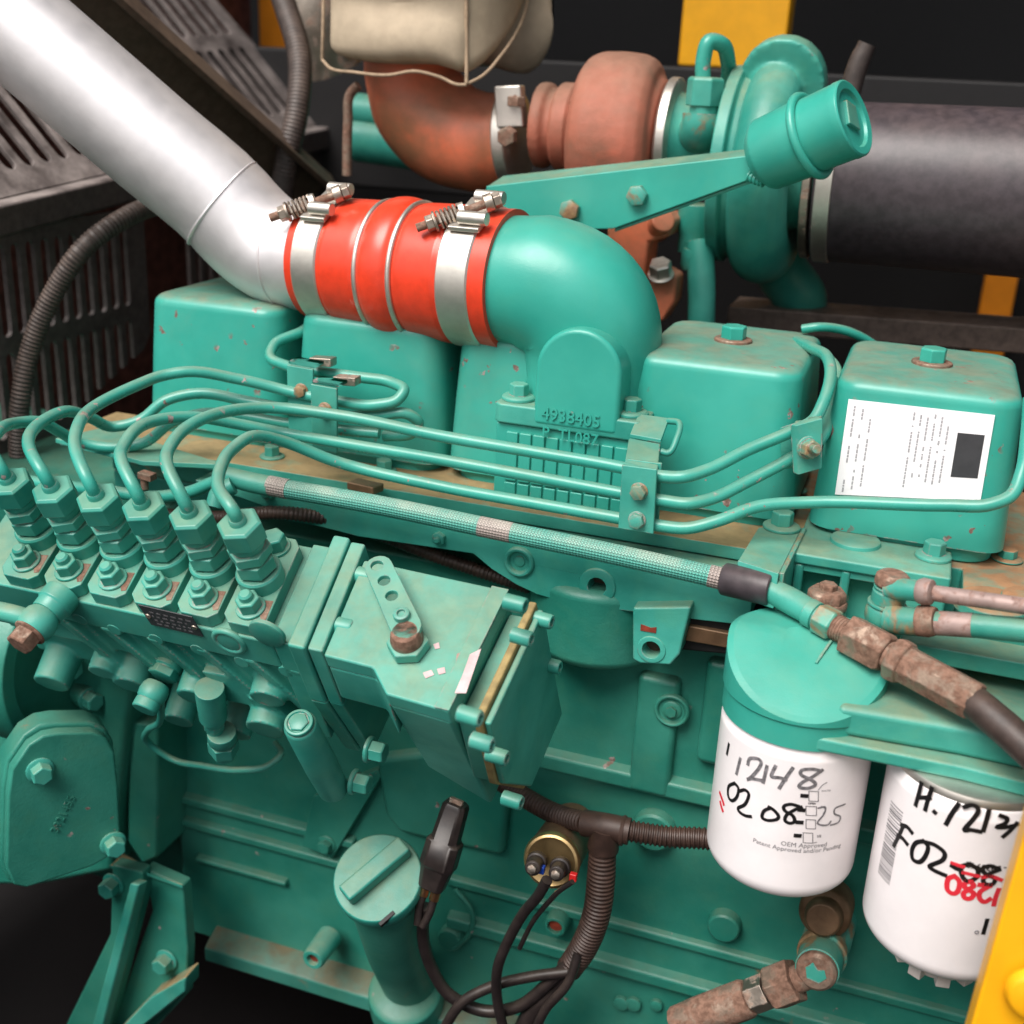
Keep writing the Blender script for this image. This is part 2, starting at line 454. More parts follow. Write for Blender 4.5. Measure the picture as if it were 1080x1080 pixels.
def bolts(parent, name, items, mt, r, h=None, flange=0., fh=None, bev=.0005, **k):
    for p, ax in items: fin(MB().bolt(p, ax, r, h, flange, fh, **k), name, mt, parent, bev=bev)

def text_mesh(txt, size, depth=0.0, res=2, bold=0.):
    cu = bpy.data.curves.new('t', 'FONT'); cu.body = txt; cu.size = size; cu.extrude = depth; cu.resolution_u = res; cu.offset = bold
    o = bpy.data.objects.new('t', cu); C.objects.link(o)
    me = bpy.data.meshes.new_from_object(o)
    vs = [v.co.copy() for v in me.vertices]; fs = [tuple(p.vertices) for p in me.polygons]
    bpy.data.objects.remove(o); bpy.data.curves.remove(cu); bpy.data.meshes.remove(me)
    return vs, fs
def add_text(mb, txt, size, o, ex, ey, depth=0., lift=.0003, bold=0., sx=1.):
    """lettering lying on the plane through o with reading direction ex and up direction ey"""
    ex, ey = V(ex).normalized(), V(ey).normalized(); n = ex.cross(ey)
    vs, fs = text_mesh(txt, size, depth, bold=bold)
    return mb.add([V(o) + ex * (v.x * sx) + ey * v.y + n * (v.z + depth + lift) for v in vs], fs)
def wrap_text(mb, txt, size, c, ax, r, a0, h0, lift=.0002, rot=0., bold=0., a_ref=None):
    """lettering round a can: c axis foot, ax up, a0 start angle (grows to the reader's right), h0 height"""
    vs, fs = text_mesh(txt, size, 0., bold=bold)
    cr, sr = math.cos(rot), math.sin(rot)
    return mb.add([can(c, ax, r + lift, a0 + (v.x * cr - v.y * sr) / r, h0 + v.x * sr + v.y * cr) for v in vs], fs)
CAN_REF = V((0, -1, 0))
def can(c, ax, r, a, h):
    a_, b_ = frame_of(ax, CAN_REF)                 # a_ faces the reader, b_ completes
    return c + ax * h + a_ * (r * math.cos(a)) + b_ * (r * math.sin(a))
def stroke(mb, fn, pts, wd, res=5):
    """a pen stroke: pts in flat (s, t), fn maps to space"""
    P = []
    pts = [V((p[0], p[1], 0)) for p in pts]
    for i in range(len(pts) - 1):
        a = pts[max(i - 1, 0)]; b = pts[i]; c = pts[i + 1]; d = pts[min(i + 2, len(pts) - 1)]
        for k in range(res):
            t = k / res
            P.append(.5 * (2 * b + (c - a) * t + (2 * a - 5 * b + 4 * c - d) * t * t + (3 * b - 3 * c + d - a) * t**3))
    P.append(pts[-1])
    L, R = [], []
    for i, p in enumerate(P):
        d = P[min(i + 1, len(P) - 1)] - P[max(i - 1, 0)]
        if d.length < 1e-9: d = V((1, 0, 0))
        d.normalize(); nrm = V((-d.y, d.x, 0)) * (wd / 2)
        e = d * (wd * .4 * (-1 if i == 0 else 1 if i == len(P) - 1 else 0))
        L.append(fn(*(p + nrm + e).xy)); R.append(fn(*(p - nrm + e).xy))
    k = len(P)
    return mb.add(L + R, [(i, i + 1, k + i + 1, k + i) for i in range(k - 1)])
# ================================================================== the enclosure (setting)
def struct(name, mb, mt, bev=.002):
    o = fin(mb, name, mt, None, bev=bev); o['kind'] = 'structure'; return o
struct('wall_back', MB().abox(-2.6, 1.3, 1.95, 1.98, -1.1, 1.0), 'black')
struct('wall_left', MB().abox(-2.63, -2.602, .9, 1.98, -1.1, 1.0), 'black')
struct('wall_right', MB().abox(1.302, 1.33, .75, 1.98, -1.1, 1.0), 'black')
struct('ceiling', MB().abox(-2.63, 1.33, .80, 1.98, 1.002, 1.03), 'black')  # roof out of view, added to keep sky light off the interior
M['ground'] = plain('pale_dry_ground', (.23, .215, .195), rough=.9, var=.3, bump=.3, scale=9)
struct('ground', MB().abox(-9, 9, -9, .1, -1.30, -1.25), 'ground')  # ground out of view, added to bounce sunlight up under the pump
struct('floor', MB().abox(-2.63, 1.33, .2, 1.98, -1.13, -1.102), 'black')

# unseen blocker added to shade the low left: a sill, higher towards the left
struct('front_light_block', MB().prism([V((-2.63, .16, -1.1)), V((.9, .16, -1.1)), V((.9, .16, -.56)), V((.05, .16, -.56)), V((-.05, .16, -.46)), V((-.50, .16, -.46)), V((-.70, .16, -.22)), V((-2.63, .16, -.22))], V((0, .03, 0))), 'black')

# black cross beam along the back of the enclosure
t = MB()
p = atY(640, 66, 1.40)
t.abox(-1.6, 1.29, 1.40, 1.48, p.z - .16, p.z)
tag(fin(t, 'cross_beam', 'black', bev=.004), 'black steel cross beam along the dark back wall', 'beam')

a, b = atY(721, 40, 1.44), atY(832, 40, 1.44)
t = MB().abox(a.x, b.x, 1.42, 1.46, p.z + .0005, .99)
tag(fin(t, 'canopy_post', 'yellow', bev=.003), 'bright yellow upright post on the back wall behind the turbocharger', 'post')
a, b = atY(1034, 320, 1.86), atY(1069, 320, 1.86)
t = MB().abox(a.x, b.x, 1.86, 1.89, -.9, atY(1050, 262, 1.86).z)
tag(fin(t, 'canopy_post', 'orange', bev=.003), 'dim orange upright post below the black rubber intake hose', 'post')
a, b = atY(287, 60, 1.7), atY(303, 60, 1.7)
t = MB().abox(a.x - .01, b.x + .01, 1.68, 1.71, -.5, .9)
tag(fin(t, 'canopy_post', 'orange', bev=.003), 'narrow orange post beside the upright grey conduit', 'post')

# yellow door frame close by, lower right corner
yf = thing('door_frame', 'bright yellow door frame edge close to the white fuel filter', 'door frame', atY(1050, 1000, .50))
P = [atY(1097, 818, .5), atY(1019, 1100, .5)]
dn = (P[1] - P[0])
dx = V((1, .1, 0)).normalized()
q0 = P[0] - dn * 1.6; q1 = P[1] + dn * .9
fin(MB().prism([q0, q1, q1 + dx * .10, q0 + dx * .10], V((0, .018, 0))), 'panel', 'yellow', yf, bev=.002)
c = atY(1092, 1046, .4985)
fin(MB().lathe(c, V((0, -1, 0)), [(0, .0135), (.003, .0135), (.006, .0115), (.007, .0075), (.0072, .0005)], 24), 'button', 'yellow', yf, bev=.0008)

# ------------------------------------------------------------------ fan guard with slots
def slot(o, ex, ey, x0, x1, y0, y1):
    """a stadium slot, long along ey"""
    r = (x1 - x0) / 2; cx = (x0 + x1) / 2; pts = []
    for k in range(7): t = PI * k / 6; pts.append((cx + r * math.cos(t), y1 - r + r * math.sin(t)))
    for k in range(7): t = PI + PI * k / 6; pts.append((cx + r * math.cos(t), y0 + r + r * math.sin(t)))
    return [o + ex * x + ey * y for x, y in pts]
GX = -.74
fg = thing('fan_guard', 'dusty black fan guard with rows of slots beside the silver pipe', 'fan guard', (GX, .8, -.5))
g0, g1 = atX(-30, 222, GX), atX(350, 132, GX)
def zr(y): return g0.z + (g1.z - g0.z) * (y - g0.y) / (g1.y - g0.y)
pe = atX(156, 300, GX).y
ey, ez = V((0, 1, 0)), V((0, 0, 1))
# lower upright panel, two rows of slots
o = V((GX, g0.y - .12, 0)); L = pe - o.y
def panel(name, o, ex, ey, L, rows, pitch, wd, outline, th, m0=.012):
    holes = []
    n = int((L - 2 * m0) / pitch)
    for y0, y1 in rows:
        for i in range(n):
            x = m0 + i * pitch
            holes.append(slot(o, ex, ey, x, x + wd, y0, y1))
    fin(MB().prism([o + ex * x + ey * y for x, y in outline], ex.cross(ey).normalized() * -th, holes), name, 'guard', fg, bev=.0006, seg=1)
zt = zr(.85) - .022
o = V((GX, o.y, zt - .20))
panel('side_panel', o, ey, ez, L, [(.108, .186), (.020, .094)], .0185, .0108,
      [(0, .0), (L * .6, .0), (L * .72, .03), (L - .012, .06), (L, .075), (L, .20), (0, .20)], .005)
# the rail along the top of the panel
t = MB().prism([V((GX + .006, g0.y - .12, zr(g0.y - .12) - .026)), V((GX + .006, g1.y, zr(g1.y) - .026)), V((GX + .006, g1.y, zr(g1.y))), V((GX + .006, g0.y - .12, zr(g0.y - .12)))], V((-.022, 0, 0)))
fin(t, 'rail', 'guard', fg, bev=.003)
# sloping slotted top
sl = V((-.70, 0, .72)).normalized()
o = V((GX - .012, g0.y - .12, zr(g0.y - .12) + .001)); d = V((GX - .012, g1.y, zr(g1.y) + .001)) - o; LL = d.length; d.normalize()
panel('top_panel', o, d, sl, LL, [(.025, .125), (.145, .245)], .0235, .0135, [(0, 0), (LL, 0), (LL - .02, .20), (LL - .05, .27), (0, .27)], .005)
# rear upright panel under the rail
o = V((GX - .03, pe + .12, zr(1.1) - .22)); L2 = g1.y + .05 - o.y
panel('rear_panel', o, ey, ez, L2, [(.03, .17)], .0200, .011, [(0, 0), (L2, 0), (L2, .20), (0, .20)], .005)
# radiator core seen through the slots
rc = thing('radiator', 'dark reddish radiator core behind the slotted fan guard', 'radiator', (GX - .30, 1.0, -.6))
M['core'] = plain('radiator_core', (.20, .075, .055), rough=.6, var=.5, scale=60)
fin(MB().abox(GX - .34, GX - .28, .55, 1.7, -.95, .12), 'core', 'core', rc, bev=.002)
fin(MB().abox(GX - .36, GX - .26, .55, 1.7, .121, .17), 'header_tank', 'black', rc, bev=.006)

# bar behind the silver pipe
a0, a1 = atX(60, -30, -.66), atY(330, 200, 1.12)
dd = (a1 - a0).normalized(); up = V((.5, -.3, .8)); up = (up - dd * up.dot(dd)).normalized(); sd_ = dd.cross(up)
bb = MB().prism([a0 + up * .02, a1 + up * .018, a1 - up * .018, a0 - up * .02], sd_ * .008)
bb.prism([a0 + up * .0205, a1 + up * .0185, a1 + up * .0185 + sd_ * .03, a0 + up * .0205 + sd_ * .03], up * .006)
tag(fin(bb, 'support_bar', 'bar', bev=.0012), 'dusty brown steel bar running slantwise behind the silver pipe', 'bar')

# conduits
cd = MB().tube([atY(284, -40, 1.12), atY(302, 10, 1.1), atY(316, 62, 1.08), atY(313, 120, 1.06), atY(303, 165, 1.05), atY(296, 215, 1.05)], .0115, n=16, corr=.0036, corr_d=.0006)
tag(fin(cd, 'conduit', 'conduit', bev=0), 'thick grey conduit standing upright beside the beige heat wrap', 'conduit')
cd = MB().tube([atY(230, 190, 1.02), atY(180, 212, .93), atY(135, 228, .87), atY(92, 258, .835), atY(56, 310, .82), atY(33, 365, .81), atY(22, 420, .80), atY(20, 480, .80), atY(30, 560, .80)], .0087, n=16, corr=.0036, corr_d=.0008)
tag(fin(cd, 'conduit', 'conduit', bev=0), 'dusty ribbed conduit arching down in front of the slotted fan guard', 'conduit')

# ================================================================== charge air pipe, red hose, clamps, elbow
HR = atY(541, 296, .797); HL = atY(335, 273, .812)
hx = (HR - HL).normalized(); HLn = (HR - HL).length
K0 = ray(265, 241) * .915; K1 = ray(-90, -64) * .855
r_l, r_r = .0415, .0462
pd = (K1 - K0).normalized()
pt = [HL + hx * .03, HL - hx * .006, HL - hx * .024]
a_ = HL - hx * .024; e_ = K0 + pd * .022
ctrl = HL - hx * .047
for k in range(1, 9):
    s = k / 8; pt.append((a_ * (1 - s) ** 2 + ctrl * 2 * s * (1 - s) + e_ * s * s))
pt += [e_.lerp(K1, .25), e_.lerp(K1, .5), e_.lerp(K1, .75), K1]
cp = thing('charge_air_pipe', 'wide silver charge air pipe slanting down to the red hose', 'pipe', K0)
t = MB(); t.tube(pt, r_l * .96, n=64, res=4)
fin(t, 'pipe_body', 'alu', cp, bev=0)
for i, (ps, dr) in enumerate(((HL - hx * .026, hx), (e_ + pd * .006, pd))):
    t = MB().torus(ps, dr, r_l * .957, .0011, 64, 8); fin(t, 'weld_seam', 'alu', cp, bev=0)

sh = thing('silicone_hose', 'bright red silicone hose between silver pipe and teal elbow', 'hose', (HL + HR) / 2)
def rr(s): return r_l + (r_r - r_l) * s
prof = []
N = 90
for k in range(N + 1):
    s = k / N; r = rr(s) + .0028
    if .18 < s < .76: r += .0012
    hump = max(0, 1 - abs(s - .46) / .10); r += .0035 * math.sin(hump * PI / 2)
    r += -.002 * math.exp(-((s - .375) / .02) ** 2) - .002 * math.exp(-((s - .545) / .02) ** 2)
    prof.append((s * HLn, r))
for k in range(N, -1, -6):
    s = k / N; prof.append((s * HLn, rr(s) - .003))
fin(MB().lathe(HL, hx, prof, 80, loop=True), 'hose_body', 'red', sh, bev=0)
for s in (.375, .545):
    fin(MB().torus(HL + hx * (s * HLn), hx, rr(s) + .0035, .0021, 80, 10), 'wire_ring', 'band', sh, bev=0)

def hose_clamp(s0, s1, label, px_bolt):
    o = HL + hx * (HLn * (s0 + s1) / 2)
    cl = thing('hose_clamp', label, 'clamp', o, 'T-bolt clamps on the red hose')
    r = rr((s0 + s1) / 2) + .0034; wd = (s1 - s0) * HLn
    fin(MB().lathe(HL + hx * (HLn * s0), hx, [(0, r), (.0012, r + .0012), (wd - .0012, r + .0012), (wd, r), (wd, r - .0008), (0, r - .0008)], 80, loop=True), 'band', 'band', cl, bev=0)
    # housing on top of the band: two trunnions, the bolt lies across, towards the viewer
    up = V((0, -.42, .90)); up = (up - hx * up.dot(hx)).normalized()
    tg = up.cross(hx).normalized()
    if tg.y > 0: tg = -tg                         # towards the viewer
    c = o + up * (r + .0072) + hx * .010
    for sg in (.014, -.014):
        q = o + up * (r - .0005) + tg * sg + hx * .004
        t = MB().prism([q - hx * wd * .48 - tg * .006, q + hx * wd * .48 - tg * .006, q + hx * wd * .48 + tg * .006, q - hx * wd * .48 + tg * .006], up * .0035)
        t.cyl(c + tg * sg - hx * wd * .44, c + tg * sg + hx * wd * .44, .0046, n=20)
        fin(t, 'trunnion', 'band', cl, bev=.0008)
    d = (tg * .75 - hx * .66).normalized()
    d = (tg * .55 - hx * .80 + up * -.12).normalized()
    b0 = c - hx * .004 + d * .006
    fin(MB().cyl(b0 - d * .02, b0 + d * .037, .0030, n=14), 'bolt_shank', 'rust', cl, bev=.0003)
    fin(MB().tube([b0 + d * .006 + (frame_of(d)[0] * math.cos(i * .9) + frame_of(d)[1] * math.sin(i * .9)) * .0058 + d * (i * .00042) for i in range(36)], .0012, n=8, res=1), 'spring', 'steel', cl, bev=0)
    fin(MB().cyl(b0 + d * .0225, b0 + d * .0245, .0072, n=20).hexa(b0 + d * .0245, d, .0058, .0055), 'nut', 'steel', cl, bev=.0004)
    fin(MB().cyl(b0 - d * .018, b0 - d * .012, .0062, n=20).hexa(b0 - d * .0235, d, .0056, .0055), 'bolt_head', 'steel', cl, bev=.0004)
    fin(MB().cyl(b0 + d * .002, b0 + d * .006, .0066, n=20), 'washer', 'band', cl, bev=.0004)
hose_clamp(.040, .170, 'steel T-bolt clamp at the silver pipe end of the red hose', None)
hose_clamp(.775, .925, 'steel T-bolt clamp at the teal elbow end of the red hose', None)

# teal elbow casting: mouth - bend - square flange
FZ = -.2155                                       # top of the flange
EC = atY(627, 340, .80); ex_ = EC.x; eyy = EC.y
el = thing('intake_elbow', 'glossy teal cast intake elbow bolted onto a square flange', 'elbow', (ex_, eyy, -.285))
t = MB()
def ringe(c, a, b, ra, rb, n=56, sq=2.3):
    out = []
    for i in range(n):
        q = 2 * PI * i / n; cq, sq_ = math.cos(q), math.sin(q)
        out.append(c + a * (ra * math.copysign(abs(cq) ** (2 / sq), cq)) + b * (rb * math.copysign(abs(sq_) ** (2 / sq), sq_)))
    return out
A0 = HR - hx * .012; rings = []
down = V((0, 0, -1)); Bc = V((ex_, eyy, FZ - .003))
Rb = (ex_ - HR.x) * 1.0
pc = [A0, HR + hx * .010]
s0 = HR + hx * .012; s2 = V((ex_, eyy, atY(628, 374, eyy).z)); s1 = V((ex_ + .001, .7985, atY(628, 310, .795).z))
for k in range(1, 15):
    s = k / 14; pc.append(s0 * (1 - s) ** 2 + s1 * 2 * s * (1 - s) + s2 * s * s)
pc += [V((ex_, eyy, (s2.z + FZ) / 2)), Bc]
rad = [r_r - .002, r_r - .001] + [r_r + .001 + .0018 * math.sin(PI * k / 14) for k in range(1, 15)] + [.0455, .0465]
for i, p in enumerate(pc):
    d = (pc[min(i + 1, len(pc) - 1)] - pc[max(i - 1, 0)]).normalized()
    if i < 2: d = hx
    if i > len(pc) - 3: d = down
    b_ = V((0, 1, 0)); b_ = (b_ - d * b_.dot(d)).normalized(); a2 = d.cross(b_)
    rings.append(ringe(p, a2, b_, rad[i], rad[i], sq=2.0 + .25 * min(1, i / 12)))
t.ring_loft(rings)
fin(t, 'elbow_body', 'smooth', el, bev=0)
# raised D-shaped pad on the front with cast figures
fy = .7412
def dpad(y, hw, top, z0, n=18):
    cx = atY(609, 400, y).x
    pts = [V((cx - hw, y, z0)), V((cx + hw, y, z0))]
    zc = top - hw
    for k in range(n + 1): q = PI * k / n; pts.append(V((cx + hw * math.cos(q), y, zc + hw * math.sin(q))))
    return pts, cx
zt_ = atY(610, 347, fy).z
pts, pcx = dpad(fy, .0295, zt_, FZ - .0115)
fin(MB().prism(pts, V((0, .052, 0))), 'number_pad', 'smooth', el, bev=.0035, seg=4)
tx = MB(); o = atY(571, 441, fy - .0002)
add_text(tx, '4938405', .0118, o, (1, 0, -.02), (0, 0, 1), depth=.00035, bold=.0001)
add_text(tx, 'P  TL087', .0108, o + V((.001, 0, -.0125)), (1, 0, -.02), (0, 0, 1), depth=.00035, bold=.0001)
fin(tx, 'cast_lettering', 'smooth', el, bev=0)
# flange
fx0, fx1, fy0, fy1 = atY(521, 450, .745).x, atY(671, 478, .745).x + .004, .742, .855
ft = FZ; fb = FZ - .014
t = MB()
ins = .012
t.prism([V((fx0, fy0 + .004, fb)), V((fx0 + .004, fy0, fb)), V((fx1 - .004, fy0, fb)), V((fx1, fy0 + .004, fb)), V((fx1, fy1, fb)), V((fx0, fy1, fb))], V((0, 0, .014)))
fin(t, 'flange', 'dusty', el, bev=.0018, seg=3)
for (x, y) in ((fx0 + .0125, fy0 + .016), (fx1 - .0125, fy0 + .016), (fx1 - .0125, fy1 - .016), (fx0 + .0125, fy1 - .016)):
    fin(MB().bolt((x, y, ft), (0, 0, 1), .0068, .0085, .0118, .0032, ph=random.random()), 'bolt', 'paint', el, bev=.0006)
# ribbed heater block below the flange
hb = thing('heater_block', 'ribbed teal spacer block under the elbow flange', 'spacer block', ((fx0 + fx1) / 2, .8, -.285))
fin(MB().abox(fx0 + .0015, fx1 - .0015, fy0 + .003, fy1, -.2845, fb - .0005), 'block_body', 'smooth', hb, bev=.001)
k = 0
n = 9
for i in range(n):
    x = fx0 + .014 + (fx1 - fx0 - .028) * i / (n - 1)
    fin(MB().abox(x - .0042, x + .0042, fy0 + .0008, fy0 + .0035, -.270, fb - .0055), 'rib', 'smooth', hb, bev=.0007)
    fin(MB().abox(x - .0042, x + .0042, fy0 + .0008, fy0 + .0035, -.2845, -.2715), 'rib', 'smooth', hb, bev=.0007)

# ================================================================== rocker covers
RZ0, RZ1 = -.278, -.1765
def rocker(cx, wd, label):
    rk = thing('rocker_cover', label, 'rocker cover', (cx, .845, -.288), 'square rocker covers in a row')
    def rr_(z, hx_, hy, rc, n=7):
        pts = []
        for (sx, sy, a0) in ((1, 1, 0), (-1, 1, PI / 2), (-1, -1, PI), (1, -1, 3 * PI / 2)):
            for k in range(n):
                q = a0 + PI / 2 * k / (n - 1)
                pts.append(V((cx + sx * (hx_ - rc) + rc * math.cos(q), .845 + sy * (hy - rc) + rc * math.sin(q), z)))
        return pts
    h = wd / 2
    R = [rr_(RZ0, h, .076, .017), rr_(RZ0 + .05, h - .0025, .0735, .017), rr_(RZ1 - .009, h - .005, .071, .017)]
    for k in range(1, 6):
        q = PI / 2 * k / 5
        R.append(rr_(RZ1 - .009 + .008 * math.sin(q), h - .005 - .008 * (1 - math.cos(q)), .071 - .008 * (1 - math.cos(q)), .017 - .004 * (1 - math.cos(q))))
    R.append(rr_(RZ1, h - .024, .052, .009))
    fin(MB().ring_loft(R), 'cover_shell', 'cover', rk, bev=0)
    fin(MB().lathe((cx, .845, RZ1 - .0008), (0, 0, 1), [(0, .0135), (.0022, .0135), (.003, .0128)], 28), 'washer', 'rust', rk, bev=.0004)
    fin(MB().bolt((cx, .845, RZ1 + .0018), (0, 0, 1), .0092, .0095, ph=.4), 'bolt', 'smooth', rk, bev=.0007)
    b = MB(); b.ring_loft([rr_(-.288, h - .006, .072, .02), rr_(-.2785, h - .006, .072, .02)])
    fin(b, 'base_rim', 'smooth', rk, bev=.0015)
    return rk
RX = [-.5075, -.3775, -.2505, -.1235, .0115]
covers = [rocker(RX[0], .124, 'teal rocker cover at the slotted fan guard end of its row')]
labs = ['teal rocker cover under the red hose, second from the fan guard', 'teal rocker cover behind the intake elbow flange',
        'teal rocker cover with chipped top edge between elbow and stickered cover', 'teal rocker cover carrying a white paper sticker']
for x, l in zip(RX[1:], labs):
    c_ = copy_tree(covers[0]); c_.location.x = x; c_['label'] = l
    for q_ in (c_, *c_.children): LOC[q_.name] = V((x, .845, -.288))
    covers.append(c_)

# paper sticker on the last cover
cv = covers[4]
def onface(px, py, y=.7725): return atY(px, py, y)
q = [onface(895, 421), onface(1049.5, 438), onface(1034, 527), onface(881, 520)]
# put it on the slightly sloping face
sl_ = .0027 / .05
def yface(z): return .845 - .076 + (z - RZ0) * .05 - .0009
q = [V((p.x, yface(p.z), p.z)) for p in q]
E1 = q[1] - q[0]; E2 = q[3] - q[0]
fin(MB().prism(q, V((0, .0005, 0))), 'paper_sticker', 'paper', cv, bev=0, label='white rectangular paper sticker with sideways print')
st = cv.children[-1]
nm = V((0, -1, 0)) * .0002
def onp(u, v): return q[0] + E1 * u + (q[3] - q[0] + (q[2] - q[1] - q[3] + q[0]) * u) * v + nm
def patch(u0, u1, v0, v1): return [onp(u0, v0), onp(u1, v0), onp(u1, v1), onp(u0, v1)]
stp = [o for o in bpy.data.objects if o.parent == cv and o.name.startswith('paper_sticker')][0]
t = MB(); t.prism(patch(.775, .955, .235, .735), nm * .5); fin(t, 'dark_rectangle', 'dark_print', stp, bev=0)
# columns of faint illegible print, reading downwards
t = MB()
rnd = random.Random(3)
for cu, v0, v1 in ((.045, .06, .95), (.105, .08, .90), (.165, .08, .88)) + tuple((.46 + .048 * i, .06 + .02 * (i % 3), .86 - .04 * (i % 2)) for i in range(6)):
    if abs(cu - .46) < .001:
        fin(t, 'faint_lettering', 'faint', stp, bev=0); t = MB()
    v = v0
    while v < v1:
        L = rnd.uniform(.012, .05)
        if rnd.random() < .72: t.prism(patch(cu, cu + .012, v, v + L), nm * .3)
        v += L + .01
fin(t, 'faint_lettering', 'faint', stp, bev=0)
# ================================================================== cylinder head, intake manifold
hb_ = None
hd = thing('cylinder_head', 'teal cylinder head under the rocker covers, crusted with orange dirt', 'cylinder head', (-.2, .85, -.42))
fin(MB().prism([V(p) + V((0, 0, -.2885)) for p in [(-.60, .765, 0), (.05, .765, 0), (.05, .690, 0), (.30, .690, 0), (.30, .95, 0), (-.60, .95, 0)]], V((0, 0, -.034))), 'head_casting', 'orange_head', hd, bev=.002)
fin(MB().abox(-.60, .30, .766, .95, -.42, -.3226), 'head_lower', 'paint', hd, bev=.002)
p = atY(950, 676, .668)
fin(MB().prism([p, p + V((.30, 0, 0)), p + V((.30, .05, .002)), p + V((0, .05, .002))], V((0, 0, -.011))), 'head_flange', 'dusty', hd, bev=.0014)
c = atZ(1046, 640, -.288)
fin(MB().lathe(c, (0, 0, 1), [(-.002, .022), (.004, .021), (.006, .017), (.006, .001)], 30), 'casting_boss', 'orange_head', hd, bev=.001)
c = atZ(1078, 640, -.288)
fin(MB().lathe(c, (0, 0, 1), [(-.002, .014), (.007, .013), (.009, .010), (.009, .001)], 24), 'casting_boss', 'orange_head', hd, bev=.001)
fin(MB().bolt(atZ(1062, 590, -.288), (0, 0, 1), .006, .006, .010), 'bolt', 'orange_head', hd)

mf = thing('intake_manifold', 'long teal intake manifold plate with brown dirt below the fuel lines', 'manifold', (-.3, .75, -.34))
xl = atZ(50, 462, -.285).x
ptop = [V((xl, .728, -.285)), V((.0, .728, -.285)), V((.0, .80, -.285)), V((xl, .80, -.285))]
fin(MB().prism(ptop, V((0, 0, -.0095))), 'top_plate', 'dirty', mf, bev=.0012)
YF = .709
out = [(206, 508), (300, 542), (335, 555), (378, 566), (418, 572), (499, 584), (518, 600), (545, 617), (566, 627), (590, 634), (640, 642), (745, 655), (790, 660)]
pts = [atY(x, y, YF) for x, y in out]
pts = pts + [V((pts[-1].x, YF, -.2955)), V((pts[0].x, YF, -.2955))]
def circ(p, r, n=20): return [p + V((r * math.cos(2 * PI * i / n), 0, r * math.sin(2 * PI * i / n))) for i in range(n)]
h1 = atY(630, 618, YF)
fin(MB().prism(pts, V((0, .06, 0)), [circ(h1, .0062)]), 'side_wall', 'paint', mf, bev=.0018, seg=3)
fin(MB().lathe(h1 + V((0, .0005, 0)), (0, -1, 0), [(0, .0130), (.0016, .0125), (.0020, .0117), (.0020, .0063), (-.014, .0062)], 32, cap=False), 'hole_boss', 'paint', mf, bev=.0004)
fin(MB().cyl(h1 + V((0, .013, 0)), h1 + V((0, .015, 0)), .0064, n=20), 'bore', 'hole', mf, bev=0)
# lug under the wall
LY = .698
lg = [(667, 641), (667, 696), (675, 700), (707, 702), (717, 690), (722, 668), (729, 640)]
h2 = atY(687, 685, LY)
fin(MB().prism([atY(x, y, LY) for x, y in lg], V((0, .05, 0)), [circ(h2, .0060)]), 'lug', 'paint', mf, bev=.0018, seg=3)
fin(MB().lathe(h2 + V((0, .0003, 0)), (0, -1, 0), [(0, .0098), (.0011, .0094), (.0012, .0090), (.0012, .0061), (-.012, .0060)], 28, cap=False), 'hole_boss', 'paint', mf, bev=.0003)
fin(MB().cyl(h2 + V((0, .011, 0)), h2 + V((0, .013, 0)), .0062, n=20), 'bore', 'hole', mf, bev=0)
c = atY(684, 663, LY - .0001)
t = MB(); q = .0052
t.prism([c + V((-q, 0, -.0022)), c + V((-q, 0, .0022)), c + V((-q * .3, 0, .0016)), c + V((q * .3, 0, .001)), c + V((q, 0, .0022)), c + V((q, 0, -.002))], V((0, -.0005, 0)))
fin(t, 'paint_flake', 'redrust', mf, bev=0)
# sealing cup with raised ring, and two round bolts on the wall
c = atY(548, 592, YF)
fin(MB().lathe(c, (0, -1, 0), [(-.001, .0108), (.0024, .0106), (.0034, .0096), (.0034, .0082), (.0022, .0072), (-.0006, .0068), (-.0006, .0045), (.0008, .0036), (.0012, .0020), (.0012, .0002)], 36), 'sealing_cup', 'paint', mf, bev=.0003)
bolts(mf, 'bolt', [(atY(464, 567, YF), (0, -1, 0)), (atY(284, 520, YF), (0, -1, 0))], 'paint', .0050, .0045, dome=True)
bolts(mf, 'bolt', [(atZ(287, 482, -.285), (0, 0, 1)), (atZ(405, 497, -.285), (0, 0, 1)), (atZ(838, 517, -.285), (0, 0, 1)), (atZ(195, 440, -.285), (0, 0, 1))], 'paint', .0062, .0075, .0095, .002)
# upper strip that carries the dirt edge: a second thin plate on the left
t = MB().prism([atZ(x, y, -.281) for x, y in ((58, 462), (120, 448), (150, 462), (240, 490), (150, 486))], V((0, 0, -.004)))
fin(t, 'end_plate', 'dusty', mf, bev=.0008)
c = atZ(383, 516, -.2845)
t = MB().box(c + V((-.010, -.006, 0)), (.022, -.003, 0), (.003, .012, 0), (0, 0, .006))
tag(fin(t, 'rubber_block', 'brown_metal', bev=.0012), 'small brown block lying between fuel line and braided hose', 'rubber block')

